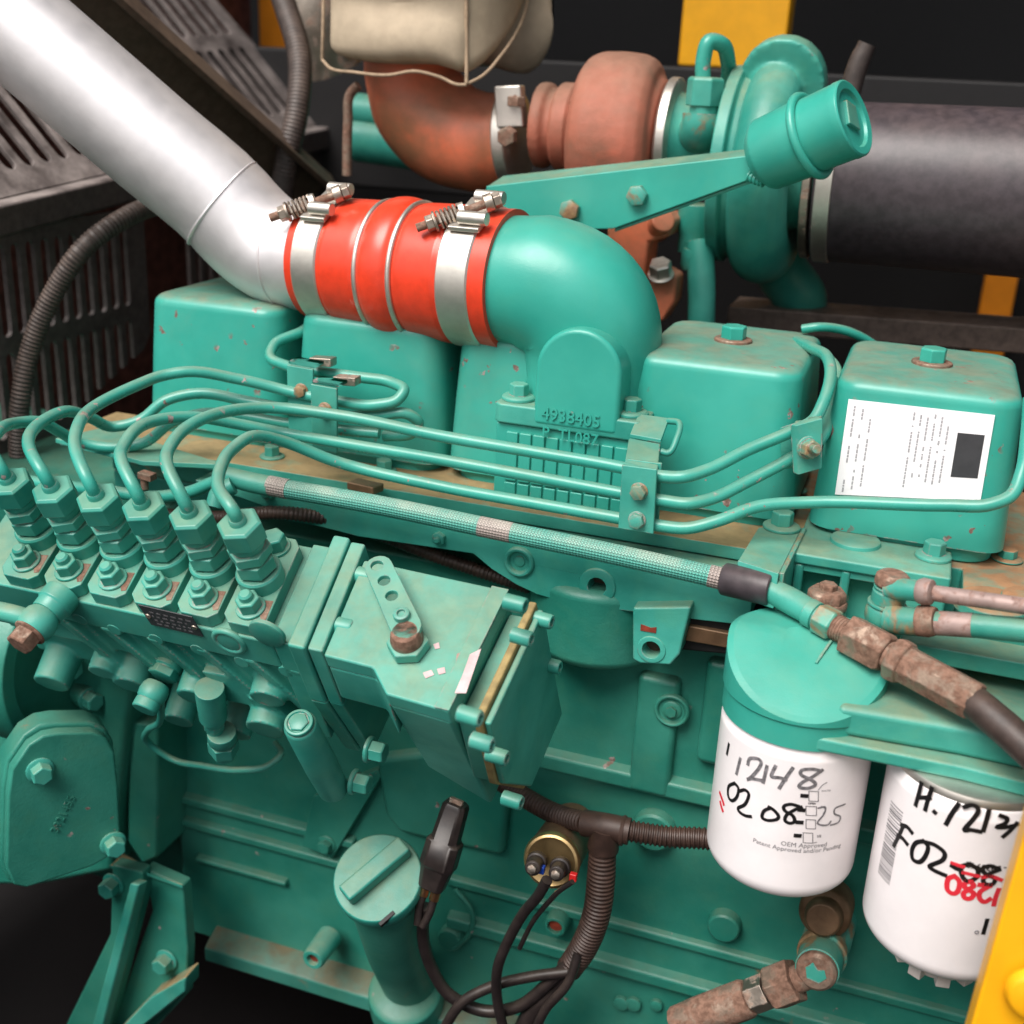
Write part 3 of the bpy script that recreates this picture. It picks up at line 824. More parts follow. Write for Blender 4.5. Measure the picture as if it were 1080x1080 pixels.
# raised end block with pockets (carries the fuel filter head)
eb = thing('filter_mount_block', 'teal cast block with a round pad and pocketed front above the fuel filters', 'mounting block', (0, .76, -.34))
EZ = -.2815
xa, xb = atZ(846, 560, EZ).x, atZ(1004, 596, EZ).x
yf_ = .7255
t = MB().prism([V((xa, yf_, EZ)), V((xb, yf_, EZ)), V((xb, .81, EZ)), V((xa, .81, EZ))], V((0, 0, -.0075)))
fin(t, 'top_plate', 'dusty', eb, bev=.0018, seg=3)
t = MB()
t.abox(xa + .004, xb - .001, yf_ + .016, .80, -.36, EZ - .0072)
wz = -.352
for x0, x1 in ((xa + .001, xa + .007), (xa + .030, xa + .036), (xa + .064, xb - .0008)):
    t.abox(x0, x1, yf_ + .001, yf_ + .02, wz, EZ - .0072)
t.abox(xa + .002, xb - .002, yf_ + .002, yf_ + .02, wz - .012, wz + .002)
fin(t, 'pocketed_front', 'paint', eb, bev=.0022, seg=3)
c = atZ(902, 572, EZ)
fin(MB().lathe(c, (0, 0, 1), [(-.001, .0165), (.0022, .016), (.0032, .0145), (.0032, .001)], 36), 'round_pad', 'dusty', eb, bev=.0004)
bolts(eb, 'bolt', [(atZ(984, 588, EZ), (0, 0, 1)), (atZ(985, 552, EZ), (0, 0, 1))], 'rusty_paint', .0070, .0085, .0115, .003)

# angle bracket that holds the braided hose end
bk = thing('angle_bracket', 'bent teal flat bracket bolted beside the black hose sleeve', 'bracket', atZ(815, 580, -.281))
t = MB().prism([atZ(x, y, -.2795) for x, y in ((800, 556), (846, 556), (822, 604), (779, 590))], V((0, 0, -.0035)))
q = [atZ(779, 590, -.2795), atZ(822, 604, -.2795)]
t.prism([q[0], q[1], q[1] + V((.0, -.004, -.022)), q[0] + V((.0, -.004, -.022))], V((0, -.0035, .001)))
fin(t, 'plate', 'paint', bk, bev=.0008)
q = [atZ(846, 556, -.2795), atZ(822, 604, -.2795)]
fin(MB().prism([q[0], q[1], q[1] + V((0, 0, -.035)), q[0] + V((0, 0, -.02))], V((.003, 0, 0))), 'side_web', 'rusty_paint', bk, bev=.0006)
fin(MB().bolt(atZ(824, 557, -.2795), (0, 0, 1), .0075, .0095, .0125, .003, ph=.3), 'bolt', 'paint', bk, bev=.0006)

M['raildirt'] = paint('teal_paint_rail', dust=.8, chip=.4, rust=.3, col=(.020, .22, .17), dustcol=(.15, .085, .035))
gc_ = thing('gap_filler', 'black filler block standing for the dark gap between manifold lug and filter head', 'dark gap', atY(755, 665, .72))
fin(MB().prism([atY(x, y, .716) for x, y in ((722, 642), (800, 650), (800, 694), (716, 686))], V((0, .022, 0))), 'block_body', 'black', gc_, bev=.002)  # black block added where there is only a dark opening
fin(MB().prism([atY(x, y, .712) for x, y in ((726, 660), (800, 674), (800, 690), (722, 676))], V((0, .006, 0))), 'lower_bar', 'brown_metal', gc_, bev=.0012)
# ------------------------------------------------------------------ engine block
BY = .742
bl = thing('engine_block', 'teal cast engine block side with ledges and core plugs, dim low down', 'engine block', (-.1, .8, -.62))
zb = atY(300, 1020, .735).z
xL = atY(190, 900, BY).x
M['blk'] = M['block']
t = MB()
t.abox(xL, .36, BY, .93, zb, -.34)
t.abox(xL - .35, xL + .002, BY + .012, .93, atY(100, 935, BY).z, -.34)
fin(t, 'side_wall', 'block', bl, bev=.003)
def ledge(x0, y0, x1, Y, h, d, name, mt='block', up=.4):
    """a ledge along the engine from picture x0 to x1, its upper edge at (x0, y0)"""
    p = atY(x0, y0, Y); q = atY(x1, y0, Y)
    a = V((p.x, BY + .002, p.z + d * up)); L = V((q.x - p.x, 0, 0))
    fin(MB().prism([a, V((p.x, Y, p.z)), V((p.x, Y, p.z - h)), V((p.x, BY + .002, p.z - h - d * .5))], L), name, mt, bl, bev=.0022, seg=3)
ledge(553, 792, 1100, BY - .008, .012, .009, 'ledge', 'block')
ledge(180, 838, 372, BY - .007, .007, .007, 'ledge', 'block')
ledge(180, 862, 372, BY - .006, .007, .006, 'ledge', 'block')
ledge(470, 926, 1100, BY - .005, .007, .006, 'ledge', 'block')
ledge(470, 968, 1100, BY - .008, .010, .009, 'ledge', 'block')
ledge(205, 905, 300, BY - .006, .004, .006, 'ledge', 'block')
# pan rail with orange dirt on its upper side
p = atY(215, 1000, .722)
t = MB().prism([V((p.x, BY + .002, p.z + .010)), V((p.x, .730, p.z + .005)), V((p.x, .722, p.z)), V((p.x, .722, p.z - .014)), V((p.x, BY + .002, p.z - .016))], V((.75, 0, 0)))
fin(t, 'pan_rail', 'raildirt', bl, bev=.002, seg=3)
# vertical stiffeners in the wall
for x, y0, y1, wd in ((498, 700, 800, .012), (676, 705, 830, .030), (748, 690, 800, .05)):
    p, q = atY(x, y0, BY), atY(x, y1, BY)
    fin(MB().prism([V((p.x, BY - .0093, p.z)), V((p.x + wd, BY - .0093, p.z)), V((p.x + wd, BY - .0093, q.z)), V((p.x, BY - .0093, q.z))], V((0, .02, 0))), 'stiffener', 'block', bl, bev=.005, seg=4)
# cylinder bulge below the manifold wall
p = atY(632, 640, BY + .01)
fin(MB().cyl(V((p.x, BY + .012, -.325)), V((p.x, BY + .012, -.386)), .052, .047, n=48), 'cylinder_bulge', 'block', bl, bev=.008, seg=4)
# core plug with bolt, flat pads
c = atY(709, 748, BY - .008)
fin(MB().lathe(c, (0, -1, 0), [(0, .0128), (.003, .0124), (.004, .0112), (.0035, .0098), (.001, .0088), (.001, .0062)], 36), 'core_plug', 'block', bl, bev=.0004)
fin(MB().lathe(c + V((0, .002, 0)), (0, -1, 0), [(0, .0072), (.004, .0070), (.005, .0055), (.005, .003)], 28).hexa(c + V((0, -.002, 0)), (0, -1, 0), .0042, .004), 'plug_bolt', 'block', bl, bev=.0005)
for x, y, r in ((765, 972, .0118), (691, 872, .0155), (478, 985, .0105)):
    c = atY(x, y, BY)
    fin(MB().lathe(c, (0, -1, 0), [(0, r * 1.05), (.008, r), (.0095, r * .88), (.0095, .0005)], 36), 'round_pad', 'block', bl, bev=.0004)
for x, y in ((584, 980), (445, 1052)):
    c = atY(x, y, BY - .018)
    fin(MB().lathe(c + V((0, .004, 0)), (0, -1, 0), [(-.02, .0092), (.0, .009), (.002, .008), (.002, .0058), (-.003, .0056), (-.003, .0003)], 28), 'bolt_boss', 'block', bl, bev=.0004)
    fin(MB().cyl(c + V((0, .0072, 0)), c + V((0, .0055, 0)), .0056, n=20), 'rusted_bore', 'redrust', bl, bev=0)
c = atY(330, 1012, .70)
fin(MB().lathe(c + V((0, .03, 0)), (0, -1, 0), [(0, .0105), (.028, .0098), (.031, .0085), (.031, .0052), (.026, .005), (.026, .0003)], 28), 'bolt_boss', 'dusty', bl, bev=.0005)
fin(MB().cyl(c + V((0, .005, 0)), c + V((0, .0035, 0)), .005, n=20), 'rusted_bore', 'redrust', bl, bev=0)
for x, y, r in ((655, 1058, .006), (668, 1059, .006), (692, 1060, .005)):
    c = atY(x, y, BY - .004); fin(MB().lathe(c, (0, -1, 0), [(-.002, r), (.0014, r), (.002, r * .8), (.002, .0003)], 22), 'casting_mark', 'block', bl, bev=.0003)
# slanting machined edge of the pump pad
t = MB().prism([atY(x, y, BY - .009) for x, y in ((330, 840), (398, 812), (402, 820), (350, 906), (318, 892))], V((0, .02, 0)))
fin(t, 'machined_pad', 'block', bl, bev=.0012)
t = MB().prism([atY(x, y, BY - .010) for x, y in ((395, 800), (470, 790), (540, 810), (530, 905), (420, 880), (405, 860))], V((0, .02, 0)))
fin(t, 'casting_panel', 'block', bl, bev=.006, seg=4)
fin(MB().bolt(atY(345, 890, BY - .009), (0, -1, 0), .006, .006, .008), 'bolt', 'block', bl)
t = MB().tube([atY(478, 1000, BY - .008), atY(495, 985, BY - .008), atY(497, 960, BY - .008), atY(480, 938, BY - .008)], .0022)
fin(t, 'casting_seam', 'block', bl, bev=0)

# gear housing ring left of the pump
gh = thing('gear_housing', 'round teal flange of the gear housing behind the left end of the pump', 'gear housing', atY(60, 690, .665))
gc = atY(72, 690, .68)
fin(MB().lathe(gc, (1, -.05, 0), [(-.05, .074), (0, .074), (.004, .072), (.004, .060), (-.004, .056), (-.006, .0005)], 64), 'flange', 'block', gh, bev=.001)
t = MB().prism([atY(x, y, .69) for x, y in ((-60, 600), (150, 640), (132, 770), (118, 920), (40, 935), (-60, 935))], V((0, .05, 0)))
fin(t, 'housing_wall', 'block', gh, bev=.006, seg=4)
for x, y in ((80, 708), (102, 742)):
    p = atP(x, y, gc + V((.02, 0, 0)), V((1, -.4, 0)).normalized())
    ax = V((.93, -.36, .0))
    fin(MB().cyl(p - ax * .03, p - ax * .012, .0095, n=24), 'boss', 'block', gh, bev=.001)
    fin(MB().bolt(p - ax * .012, ax, .0078, .010, .0095, .002, dome=False), 'bolt', 'paint', gh, bev=.0006)

# plate cover facing the viewer, lower left
nA = V((math.sin(math.radians(52)), -math.cos(math.radians(52)), 0))
oA = atY(60, 850, .60)
ac = thing('access_cover', 'rounded teal cover plate with two bolts at the lower left', 'cover plate', oA)
def aA(x, y, k=0.): return atP(x, y, oA + nA * k, nA)
pts = [aA(x, y) for x, y in ((46, 776), (62, 773), (98, 772), (112, 778), (121, 792), (125, 830), (128, 886), (122, 900), (98, 914), (62, 926), (28, 937), (14, 934), (6, 915), (8, 840), (12, 812), (30, 786))]
fin(MB().prism(pts, nA * -.010), 'plate', 'block', ac, bev=.0022, seg=3)
ptb = [p + (p - aA(64, 850)) * .05 - nA * .0105 for p in pts]
fin(MB().prism(ptb, nA * -.022), 'base', 'block', ac, bev=.003, seg=3)
bolts(ac, 'bolt', [(aA(42, 812), nA), (aA(119, 889), nA)], 'paint', .0078, .009, .0100, .002)
tx = MB()
e1 = (aA(88, 822) - aA(62, 872)).normalized()
add_text(tx, '3921455', .0088, aA(60, 878), e1, nA.cross(e1), depth=.0004)
fin(tx, 'cast_lettering', 'block', ac, bev=0)

# upright post and mounting bracket
ps = thing('support_post', 'flat teal upright strut below the injection pump', 'strut', atY(150, 890, .70))
t = MB().prism([atY(x, y, .70) for x, y in ((134, 762), (166, 764), (166, 905), (150, 912), (134, 888))], V((0, .045, 0)))
fin(t, 'post_body', 'block', ps, bev=.003)
mb_ = thing('engine_mount', 'teal engine mounting bracket with a slanting gusset at the bottom left', 'engine mount', atY(150, 1075, .66))
t = MB().prism([atY(x, y, .655) for x, y in ((118, 912), (150, 920), (152, 945), (112, 1100), (60, 1100), (116, 985))], V((0, .012, 0)))
fin(t, 'gusset', 'block', mb_, bev=.002)
t = MB().prism([atY(x, y, .652) for x, y in ((147, 926), (157, 928), (112, 1100), (100, 1100))], V((0, -.012, .004)))
fin(t, 'gusset_edge', 'dusty', mb_, bev=.002)
t = MB().prism([atY(x, y, .665) for x, y in ((152, 916), (193, 934), (198, 1000), (196, 1050), (150, 1100), (112, 1100), (160, 960))], V((0, .012, 0)))
fin(t, 'face_plate', 'block', mb_, bev=.002)
t = MB().prism([atY(x, y, .648) for x, y in ((158, 1052), (196, 1030), (196, 1046), (130, 1100), (112, 1100))], V((0, .02, 0)))
fin(t, 'foot', 'dirty', mb_, bev=.002)
t = MB().prism([atY(116, 912, .66), atY(152, 918, .66), atY(193, 933, .66), atY(193, 933, .69), atY(130, 900, .70)], V((0, 0, -.004)))
fin(t, 'top_plate', 'dirty', mb_, bev=.001)
bolts(mb_, 'bolt', [(atY(120, 932, .655), (0, -1, 0)), (atY(176, 1012, .664), (0, -1, 0))], 'dusty', .0078, .010, .0100, .002)

# ------------------------------------------------------------------ oil filler
of = thing('oil_filler', 'round teal oil filler cap with a raised grip bar on a stout neck', 'oil filler', atY(425, 1040, .70))
oc = atY(398, 925, .640)
oax = (V((-.10, -.50, .80))).normalized()
ob = atY(427, 1046, .720)
oax = ((oc - ob).normalized() * .55 + V((.05, -.62, .55)) * .45).normalized()
t = MB().lathe(oc, oax, [(-.028, .0265), (-.012, .0295), (-.010, .0322), (-.002, .0322), (0, .0312), (0, .0005)], 56)
fin(t, 'cap', 'paint', of, bev=.0008)
g1, g2 = atP(363, 944, oc + oax * .009, oax), atP(427, 890, oc + oax * .009, oax)
gd = (g2 - g1).normalized(); gs = oax.cross(gd)
t = MB().prism([g1 - gs * .0070 - oax * .009, g1 + gs * .0070 - oax * .009, g2 + gs * .0070 - oax * .009, g2 - gs * .0070 - oax * .009], oax * .0125)
fin(t, 'grip_bar', 'paint', of, bev=.0022, seg=3)
p = atP(408, 968, oc - oax * .003, oax)
fin(MB().box(p - gd * .007, gd * .013, gs * -.003, oax * .004), 'notch', 'black', of, bev=.0004)
d = ob - (oc - oax * .026)
t = MB().tube([oc - oax * .022, oc - oax * .022 + d * .45, ob + V((0, .012, 0))], .0235, n=40, res=5, radii=[.0265, .0235, .0235])
fin(t, 'neck', 'block', of, bev=0)
fin(MB().lathe(ob - d.normalized() * .002, d, [(-.004, .0245), (0, .0300), (.010, .0310), (.03, .0310)], 48), 'neck_base', 'block', of, bev=.0015)
fin(MB().torus(oc - oax * .030, oax, .0252, .0022, 48, 8), 'neck_ring', 'rusty_paint', of, bev=0)
# ================================================================== fuel injection pump
TA = math.radians(28)
PU = V((0, -math.sin(TA), math.cos(TA))); PD = V((0, math.cos(TA), math.sin(TA))); PX = V((1, 0, 0))
P0 = atY(277, 612, .60)
def PF(u, v, w): return P0 + PX * (u - .10 * v) + PD * v + PU * w
def pp(px, py, w=0.):                            # picture point -> (u, v) on the pump deck at height w
    q = atP(px, py, P0 + PU * w, PU) - P0; v = q.dot(PD); return q.x + .10 * v, v
def pv(px, py, v):                               # picture point -> (u, w) on a front plane at depth v
    q = atP(px, py, P0 + PD * v, PD) - P0; return q.x + .10 * v, q.dot(PU)
pmp = thing('injection_pump', 'six-outlet teal fuel injection pump leaning out from the block', 'injection pump', PF(-.02, 0, -.12))
def pbox(u0, u1, v0, v1, w0, w1): return MB().prism([PF(u0, v0, w0), PF(u1, v0, w0), PF(u1, v1, w0), PF(u0, v1, w0)], PU * (w1 - w0))
fin(pbox(-.215, .0185, -.0375, .040, -.036, -.0095), 'deck', 'pump', pmp, bev=.0016, seg=3)
# cast lower body, ribbed
t = MB()
def pad(mb, u0, u1, v0, v1, w0, w1): mb.prism([PF(u0, v0, w0), PF(u1, v0, w0), PF(u1, v1, w0), PF(u0, v1, w0)], PU * (w1 - w0))
pad(t, -.215, .034, -.029, .038, -.075, -.034)
pad(t, -.215, .034, -.020, .038, -.115, -.070)
for uu in (-.155, -.118, -.082, -.045, -.010, .022):   # slanting ribs
    t.prism([PF(uu, -.0385, -.034), PF(uu + .008, -.0385, -.034), PF(uu + .036, -.034, -.094), PF(uu + .027, -.034, -.094)], PD * .025)
for x, y, r, l in ((208, 712, .011, .020), (112, 690, .010, .016), (140, 706, .012, .012), (285, 718, .012, .014), (285, 745, .0135, .022), (190, 745, .011, .010), (60, 700, .013, .02), (250, 760, .011, .008)):
    u_, w_ = pv(x, y, -.030); t.cyl(PF(u_, -.010, w_), PF(u_, -.034 - l * .5, w_ - .006), r * 1.1, r, n=24)
u_, w_ = pv(240, 720, -.034)
t.prism([PF(u_ - .016, -.036, w_ + .01), PF(u_ + .010, -.036, w_ + .012), PF(u_ + .022, -.036, w_ - .020), PF(u_ - .008, -.036, w_ - .022)], PD * .03)
u_, w_ = pv(292, 755, -.034)
t.prism([PF(u_ - .014, -.038, w_ + .022), PF(u_ + .002, -.038, w_ + .024), PF(u_ + .020, -.034, w_ - .02), PF(u_ - .006, -.034, w_ - .026)], PD * .03)
fin(t, 'cast_body', 'pump', pmp, remesh=.0013, smooth_it=2)
# small round plugs along the lower edge of the deck
for x, y in ((88, 649), (124, 660), (168, 670), (212, 681), (258, 694), (305, 704)):
    u_, w_ = pv(x, y, -.034)
    fin(MB().lathe(PF(u_, -.030, w_), -PD, [(0, .0062), (.006, .006), (.008, .005), (.008, .0003)], 22), 'plug', 'pump', pmp, bev=.0004)
# ring boss and half moon on the deck front
u_, w_ = pv(242, 676, -.0375)
fin(MB().torus(PF(u_, -.0375, w_), PD, .0098, .0022, 36, 10).lathe(PF(u_, -.034, w_), -PD, [(0, .0088), (.0045, .0085), (.005, .0075), (.005, .0003)], 30), 'ring_boss', 'pump', pmp, bev=.0003)
u_, w_ = pv(282, 668, -.0375)
fin(MB().lathe(PF(u_, -.036, w_), -PD, [(0, .012), (.0025, .0118), (.003, .011), (.003, .0003)], 36), 'round_pad', 'pump', pmp, bev=.0003)
# maker's plate
def fr(x, y): u_, w_ = pv(x, y, -.0378); return PF(u_, -.0378, w_)
q = [fr(146, 637), fr(203, 650), fr(215, 671), fr(160, 658)]
fin(MB().prism(q, -PD * .0008), 'name_plate', 'dark_print', pmp, bev=.0002, label='small black worn name plate with pink scratches')
npl = [o for o in bpy.data.objects if o.parent == pmp and o.name.startswith('name_plate')][0]
t = MB()
def onq(a, b): return q[0] + (q[1] - q[0]) * a + (q[3] - q[0]) * b - PD * .0009
rn = random.Random(5)
for row in (.22, .42, .62, .80):
    a_ = .16
    while a_ < .84:
        L = rn.uniform(.03, .10)
        t.prism([onq(a_, row), onq(a_ + L, row), onq(a_ + L, row + .07), onq(a_, row + .07)], -PD * .0001)
        a_ += L + .05
fin(t, 'worn_lettering', 'print_grey', npl, bev=0)
t = MB()
for a_, b_ in ((.07, .5), (.92, .55)): t.lathe(onq(a_, b_), -PD, [(0, .0021), (.0006, .0018), (.0008, .0003)], 14)
fin(t, 'rivet', 'steel', npl, bev=0)

# six delivery valves on their flanges
fl = None
def valve_at(u):
    e = []
    t = MB().prism([PF(u + a, b, -.0095) for a, b in ((-.0146, -.030), (-.0095, -.0358), (.0095, -.0358), (.0150, -.031), (.0150, .030), (.0100, .036), (-.0100, .036), (-.0146, .031))], PU * .0105)
    f = fin(t, 'valve_flange', 'pump', pmp, bev=.0009)
    o = PF(u, 0, .001)
    fin(MB().lathe(o, PU, [(-.004, .0147), (.009, .0147), (.0105, .0135), (.0105, .0105), (.006, .0100)], 40), 'collar', 'valve', f, bev=.0004)
    h = V((1, .2, 0))
    fin(MB().cyl(o + PU * .004, o + PU * .040, .0103, n=28).hexa(o + PU * .0125, PU, .0133, .0105, h).hexa(o + PU * .0245, PU, .0137, .0075, h, .25), 'valve_holder', 'valve', f, bev=.0005)
    fin(MB().cyl(o + PU * .034, o + PU * .040, .0112, n=28).hexa(o + PU * .0385, PU, .0140, .0150, h, .1), 'union_nut', 'valve', f, bev=.0006)
    fin(MB().lathe(o + PU * .0525, PU, [(0, .0056), (.004, .0053), (.005, .0045), (.005, .0032)], 20), 'sleeve', 'valve', f, bev=.0002)
    b = PF(u + .0015, -.0228, .001)
    fin(MB().lathe(b, PU, [(0, .0095), (.0016, .0095), (.002, .0088)], 24).hexa(b + PU * .0018, PU, .0078, .0085, h, .2), 'flange_nut', 'valve', f, bev=.0005)
    fin(MB().lathe(b + PU * .0095, PU, [(0, .0046), (.004, .0044), (.0055, .003), (.0055, .0003)], 16), 'stud', 'valve', f, bev=.0002)
    b = PF(u, .0262, .001)
    fin(MB().lathe(b, PU, [(0, .0095), (.002, .0092)], 22).hexa(b + PU * .0018, PU, .0078, .010, h, .4), 'flange_nut', 'valve', f, bev=.0005)
    # bare brown metal showing between collar and nut
    if u < -.001:
        p = PF(u + .0085, -.0215, .0011)
        fin(MB().prism([PF(u + .0035, -.016, .00112), PF(u + .0138, -.0145, .00112), PF(u + .0142, -.029, .00112), PF(u + .0112, -.030, .00112)], PU * .0002), 'bare_patch', 'rust', f, bev=0)
    return f
UV_ = [-.0335 * (5 - i) for i in range(6)]
f0 = valve_at(UV_[4])
for i in (0, 1, 2, 3, 5):
    f = copy_tree(f0, pmp)
    f.location = PX * (UV_[i] - UV_[4])

# adapter and flange plates between pump and governor
fin(pbox(.0192, .0345, -.038, .040, -.11, -.006), 'adapter', 'pump', pmp, bev=.0012)
fin(pbox(.0350, .0468, -.0445, .0435, -.055, .0035).prism([PF(.0350, -.0445, -.0545), PF(.0468, -.0445, -.0545), PF(.0468, -.030, -.135), PF(.0350, -.030, -.135)], PD * .05), 'flange_plate', 'pump', pmp, bev=.0020, seg=3)
fin(pbox(.0478, .0578, -.0430, .0415, -.055, .0020).prism([PF(.0478, -.0430, -.0545), PF(.0578, -.0430, -.0545), PF(.0578, -.030, -.130), PF(.0478, -.030, -.130)], PD * .05), 'flange_plate', 'pump', pmp, bev=.0014)
def capscrew(p, ax, r=.0055, h=.0075, mt='valve'): fin(MB().bolt(p, ax, r, h, sock=True), 'cap_screw', mt, pmp, bev=.0003)
for x, y in ((354, 659), (377, 606)):
    u_, v_ = pp(x, y, -.004); capscrew(PF(.0580, v_, -.0045), PX, .0058, .0105)

# governor housing
def top(x, y, w=0.): u_, v_ = pp(x, y, w); return PF(u_, v_, w)
A = [top(*p) for p in ((412, 597), (537, 623), (474, 751), (407, 732), (393, 704), (341, 691))]
lft = [top(385, 590), top(412, 597), top(430, 640), top(409, 720), A[4], A[5]]
t = MB().prism([top(384, 590), A[1], A[2], A[3], A[4], A[5]], PU * -.012)
fin(t, 'governor_top', 'pump', pmp, bev=.0016, seg=3)
ux = lambda p: (p - P0).x
t = MB().prism([top(384, 592) - PU * .0115, top(440, 604) - PU * .0115, A[3] - PU * .0115, A[4] - PU * .0115, A[5] - PU * .0115], PU * -.034)
fin(t, 'governor_side', 'pump', pmp, bev=.0025)
t = MB()
lo = [top(430, 604), A[1], A[2], A[3]]
dwn = [PU * -.100 + PD * .02, PU * -.135 + PD * .012, PU * -.135 + PD * .018, PU * -.105 + PD * .016]
R0 = [p - PU * .0115 - PX * .0004 for p in lo]
R1 = [p + d for p, d in zip(lo, dwn)]
t.ring_loft([R0, R1])
fin(t, 'governor_housing', 'pump', pmp, bev=.0025, seg=3)
t = MB()
e0, e1 = A[1] - A[2], None
ev = e0.normalized()
b0 = A[2] + PX * .001
# seam strip of the end cover, dusty gasket and the cover itself
strip = [top(519, 619), A[1], A[2], top(458, 747)]
t.prism([p + PU * .0006 for p in strip], PU * .0009)
fin(t, 'cover_seam', 'pump', pmp, bev=.0004)
def endplate(k0, k1, shrink, drop, w1, nm, mt):
    a, b = A[1] + PX * k0 - ev * shrink - PU * drop, A[2] + PX * k0 + ev * shrink - PU * drop
    t = MB().prism([a, b, b - PU * (w1 * .55), b - PU * w1 + ev * .030, a - PU * w1 + ev * .004], PX * (k1 - k0))
    return fin(t, nm, mt, pmp, bev=.0014)
endplate(.0003, .0125, .005, .0160, .112, 'spacer', 'pump')
endplate(.0127, .0178, .001, .0045, .124, 'gasket', 'gasket')
endplate(.0180, .0222, .003, .0085, .118, 'end_cover', 'pump')
for x, y in ((494, 754), (507, 782), (523, 796), (539, 843), (542, 636), (571, 653), (549, 671), (580, 701)):
    # cap screws standing out of the cover edges
    p = atP(x, y, A[1] + PX * .0215, PX)
    capscrew(p - PX * .005, V((1, -.12, 0)), .0047, .0125)
# dull blank of primer on the edge of the governor top
t = MB().prism([top(x, y) + PU * .00125 for x, y in ((506, 690), (517, 683), (505, 735), (486, 734))], PU * .0001)
t = MB().prism([top(x, y) + PU * .0016 for x, y in ((496, 692), (508, 686), (492, 733), (480, 733), (489, 712))], PU * .0002)
fin(t, 'bare_patch', plain('pink_primer', (.60, .42, .42), rough=.45, var=.2), pmp, bev=0)
t = MB().prism([top(x, y) + PU * .0003 for x, y in ((482, 690), (494, 686), (491, 700), (484, 726), (478, 720))], PU * .0002)
fin(t, 'bare_patch', plain('brown_primer', (.40, .25, .21), rough=.5, var=.3), pmp, bev=0)
for q in (((446, 710), (455, 707), (458, 712), (449, 716)), ((461, 706), (469, 704), (470, 710), (463, 712)), ((457, 680), (463, 678), (464, 684), (459, 685))):
    fin(MB().prism([top(*p) + PU * .0003 for p in q], PU * .0002), 'bare_patch', bpy.data.materials['pink_primer'], pmp, bev=0)

# throttle lever with three holes on its shaft
lvr = thing('throttle_lever', 'teal flat lever with three holes on top of the injection pump', 'lever', top(432, 680))
lw = .0165
def tl(x, y, w=lw): u_, v_ = pp(x, y, w); return PF(u_, v_, w)
ca, cb = tl(399, 597), tl(428, 660)
ld = (cb - ca).normalized(); ls = PU.cross(ld)
out = []
for k in range(9): q = PI / 2 + PI * k / 8; out.append(ca + ld * (.0085 * math.cos(q)) + ls * (.0085 * math.sin(q)))
for k in range(9): q = -PI / 2 + PI * k / 8; out.append(cb + ld * (.0095 * math.cos(q)) + ls * (.0092 * math.sin(q)))
hs_ = []
for x, y in ((397.5, 596), (405, 612), (413, 628)):
    c = tl(x, y); hs_.append([c + ld * (.0038 * math.cos(2 * PI * k / 16)) + ls * (.0038 * math.sin(2 * PI * k / 16)) for k in range(16)])
fin(MB().prism(out, PU * -.0035, hs_), 'lever_plate', 'pump', lvr, bev=.0006)
s0 = top(432, 684)
fin(MB().hexa(s0 + PU * .0006, PU, .0128, .0075, PX, .3), 'nut', 'pump', lvr, bev=.0008)
sh_ = tl(428, 664, .008)
t = MB().lathe(s0 + PU * .006, PU, [(0, .0095), (.004, .0098), (.0085, .0088), (.0105, .008)], 28)
fin(t, 'hub', 'rust', lvr, bev=.0005)
fin(MB().bolt(tl(424, 650), PU, .0050, .0035, sock=True), 'set_screw', 'valve', lvr, bev=.0003)

# ------------------------------------------------------------------ fittings low on the pump
def pvp(x, y, v): u_, w_ = pv(x, y, v); return PF(u_, v, w_)
NB = None
bj = thing('banjo_fitting', 'large teal banjo fitting with rusty hex bolt at the pump end', 'banjo fitting', pvp(60, 640, -.045))
b = pvp(55, 640, -.047)
ax = (-PD + PX * -.12).normalized()
fin(MB().lathe(b - ax * .012, ax, [(0, .0120), (.010, .0120), (.0115, .0108), (.018, .0104)], 32), 'union', 'valve', bj, bev=.0006)
fin(MB().lathe(b + ax * .006, ax, [(0, .0095), (.003, .0115), (.008, .0122), (.013, .0115), (.016, .0095)], 36), 'ring', 'dusty', bj, bev=0)
fin(MB().bolt(b + ax * .021, ax, .0092, .0100, .0108, .0022, hint=PU, ph=.2), 'hex_bolt', 'rust', bj, bev=.0006)
fin(MB().tube([b + ax * .013, pvp(18, 649, -.062), pvp(-30, 640, -.062)], .0062, n=18), 'pipe', 'dusty', bj, bev=0)
bj = thing('banjo_fitting', 'small teal banjo fitting under the pump name plate', 'banjo fitting', pvp(160, 735, -.045))
b = pvp(172, 712, -.036)
ax = (-PD * .9 + PX * -.05 - PU * .15).normalized()
fin(MB().lathe(b - ax * .012, ax, [(0, .0098), (.006, .0098), (.007, .0088), (.013, .0085)], 28).hexa(b - ax * .004, ax, .0105, .006, PU), 'union', 'dusty', bj, bev=.0005)
fin(MB().lathe(b + ax * .007, ax, [(0, .0080), (.003, .0096), (.007, .0100), (.011, .0094), (.013, .008)], 30), 'ring', 'dusty', bj, bev=0)
fin(MB().lathe(b + ax * .021, ax, [(-.001, .0088), (.005, .0088), (.006, .0080), (.006, .0003)], 26), 'bolt_cap', 'dusty', bj, bev=.0005)
p0 = b + ax * .014
lo_ = thing('leak_off_pipe', 'thin dusty pipe looping under the injection pump', 'pipe', pvp(200, 800, -.03))
fin(MB().tube([p0 + PX * .006, pvp(168, 762, -.046), pvp(156, 770, -.040), pvp(158, 785, -.034), pvp(180, 800, -.034), pvp(215, 808, -.036), pvp(255, 812, -.036), pvp(282, 808, -.03), pvp(296, 796, -.02), pvp(290, 784, -.01)], .0026, n=12), 'pipe_body', 'dusty', lo_, bev=0)
pf = thing('pump_fitting', 'stacked teal pipe fitting with square dusty end below the pump', 'fitting', pvp(228, 800, -.04))
b = pvp(222, 735, -.044); e = pvp(232, 806, -.052)
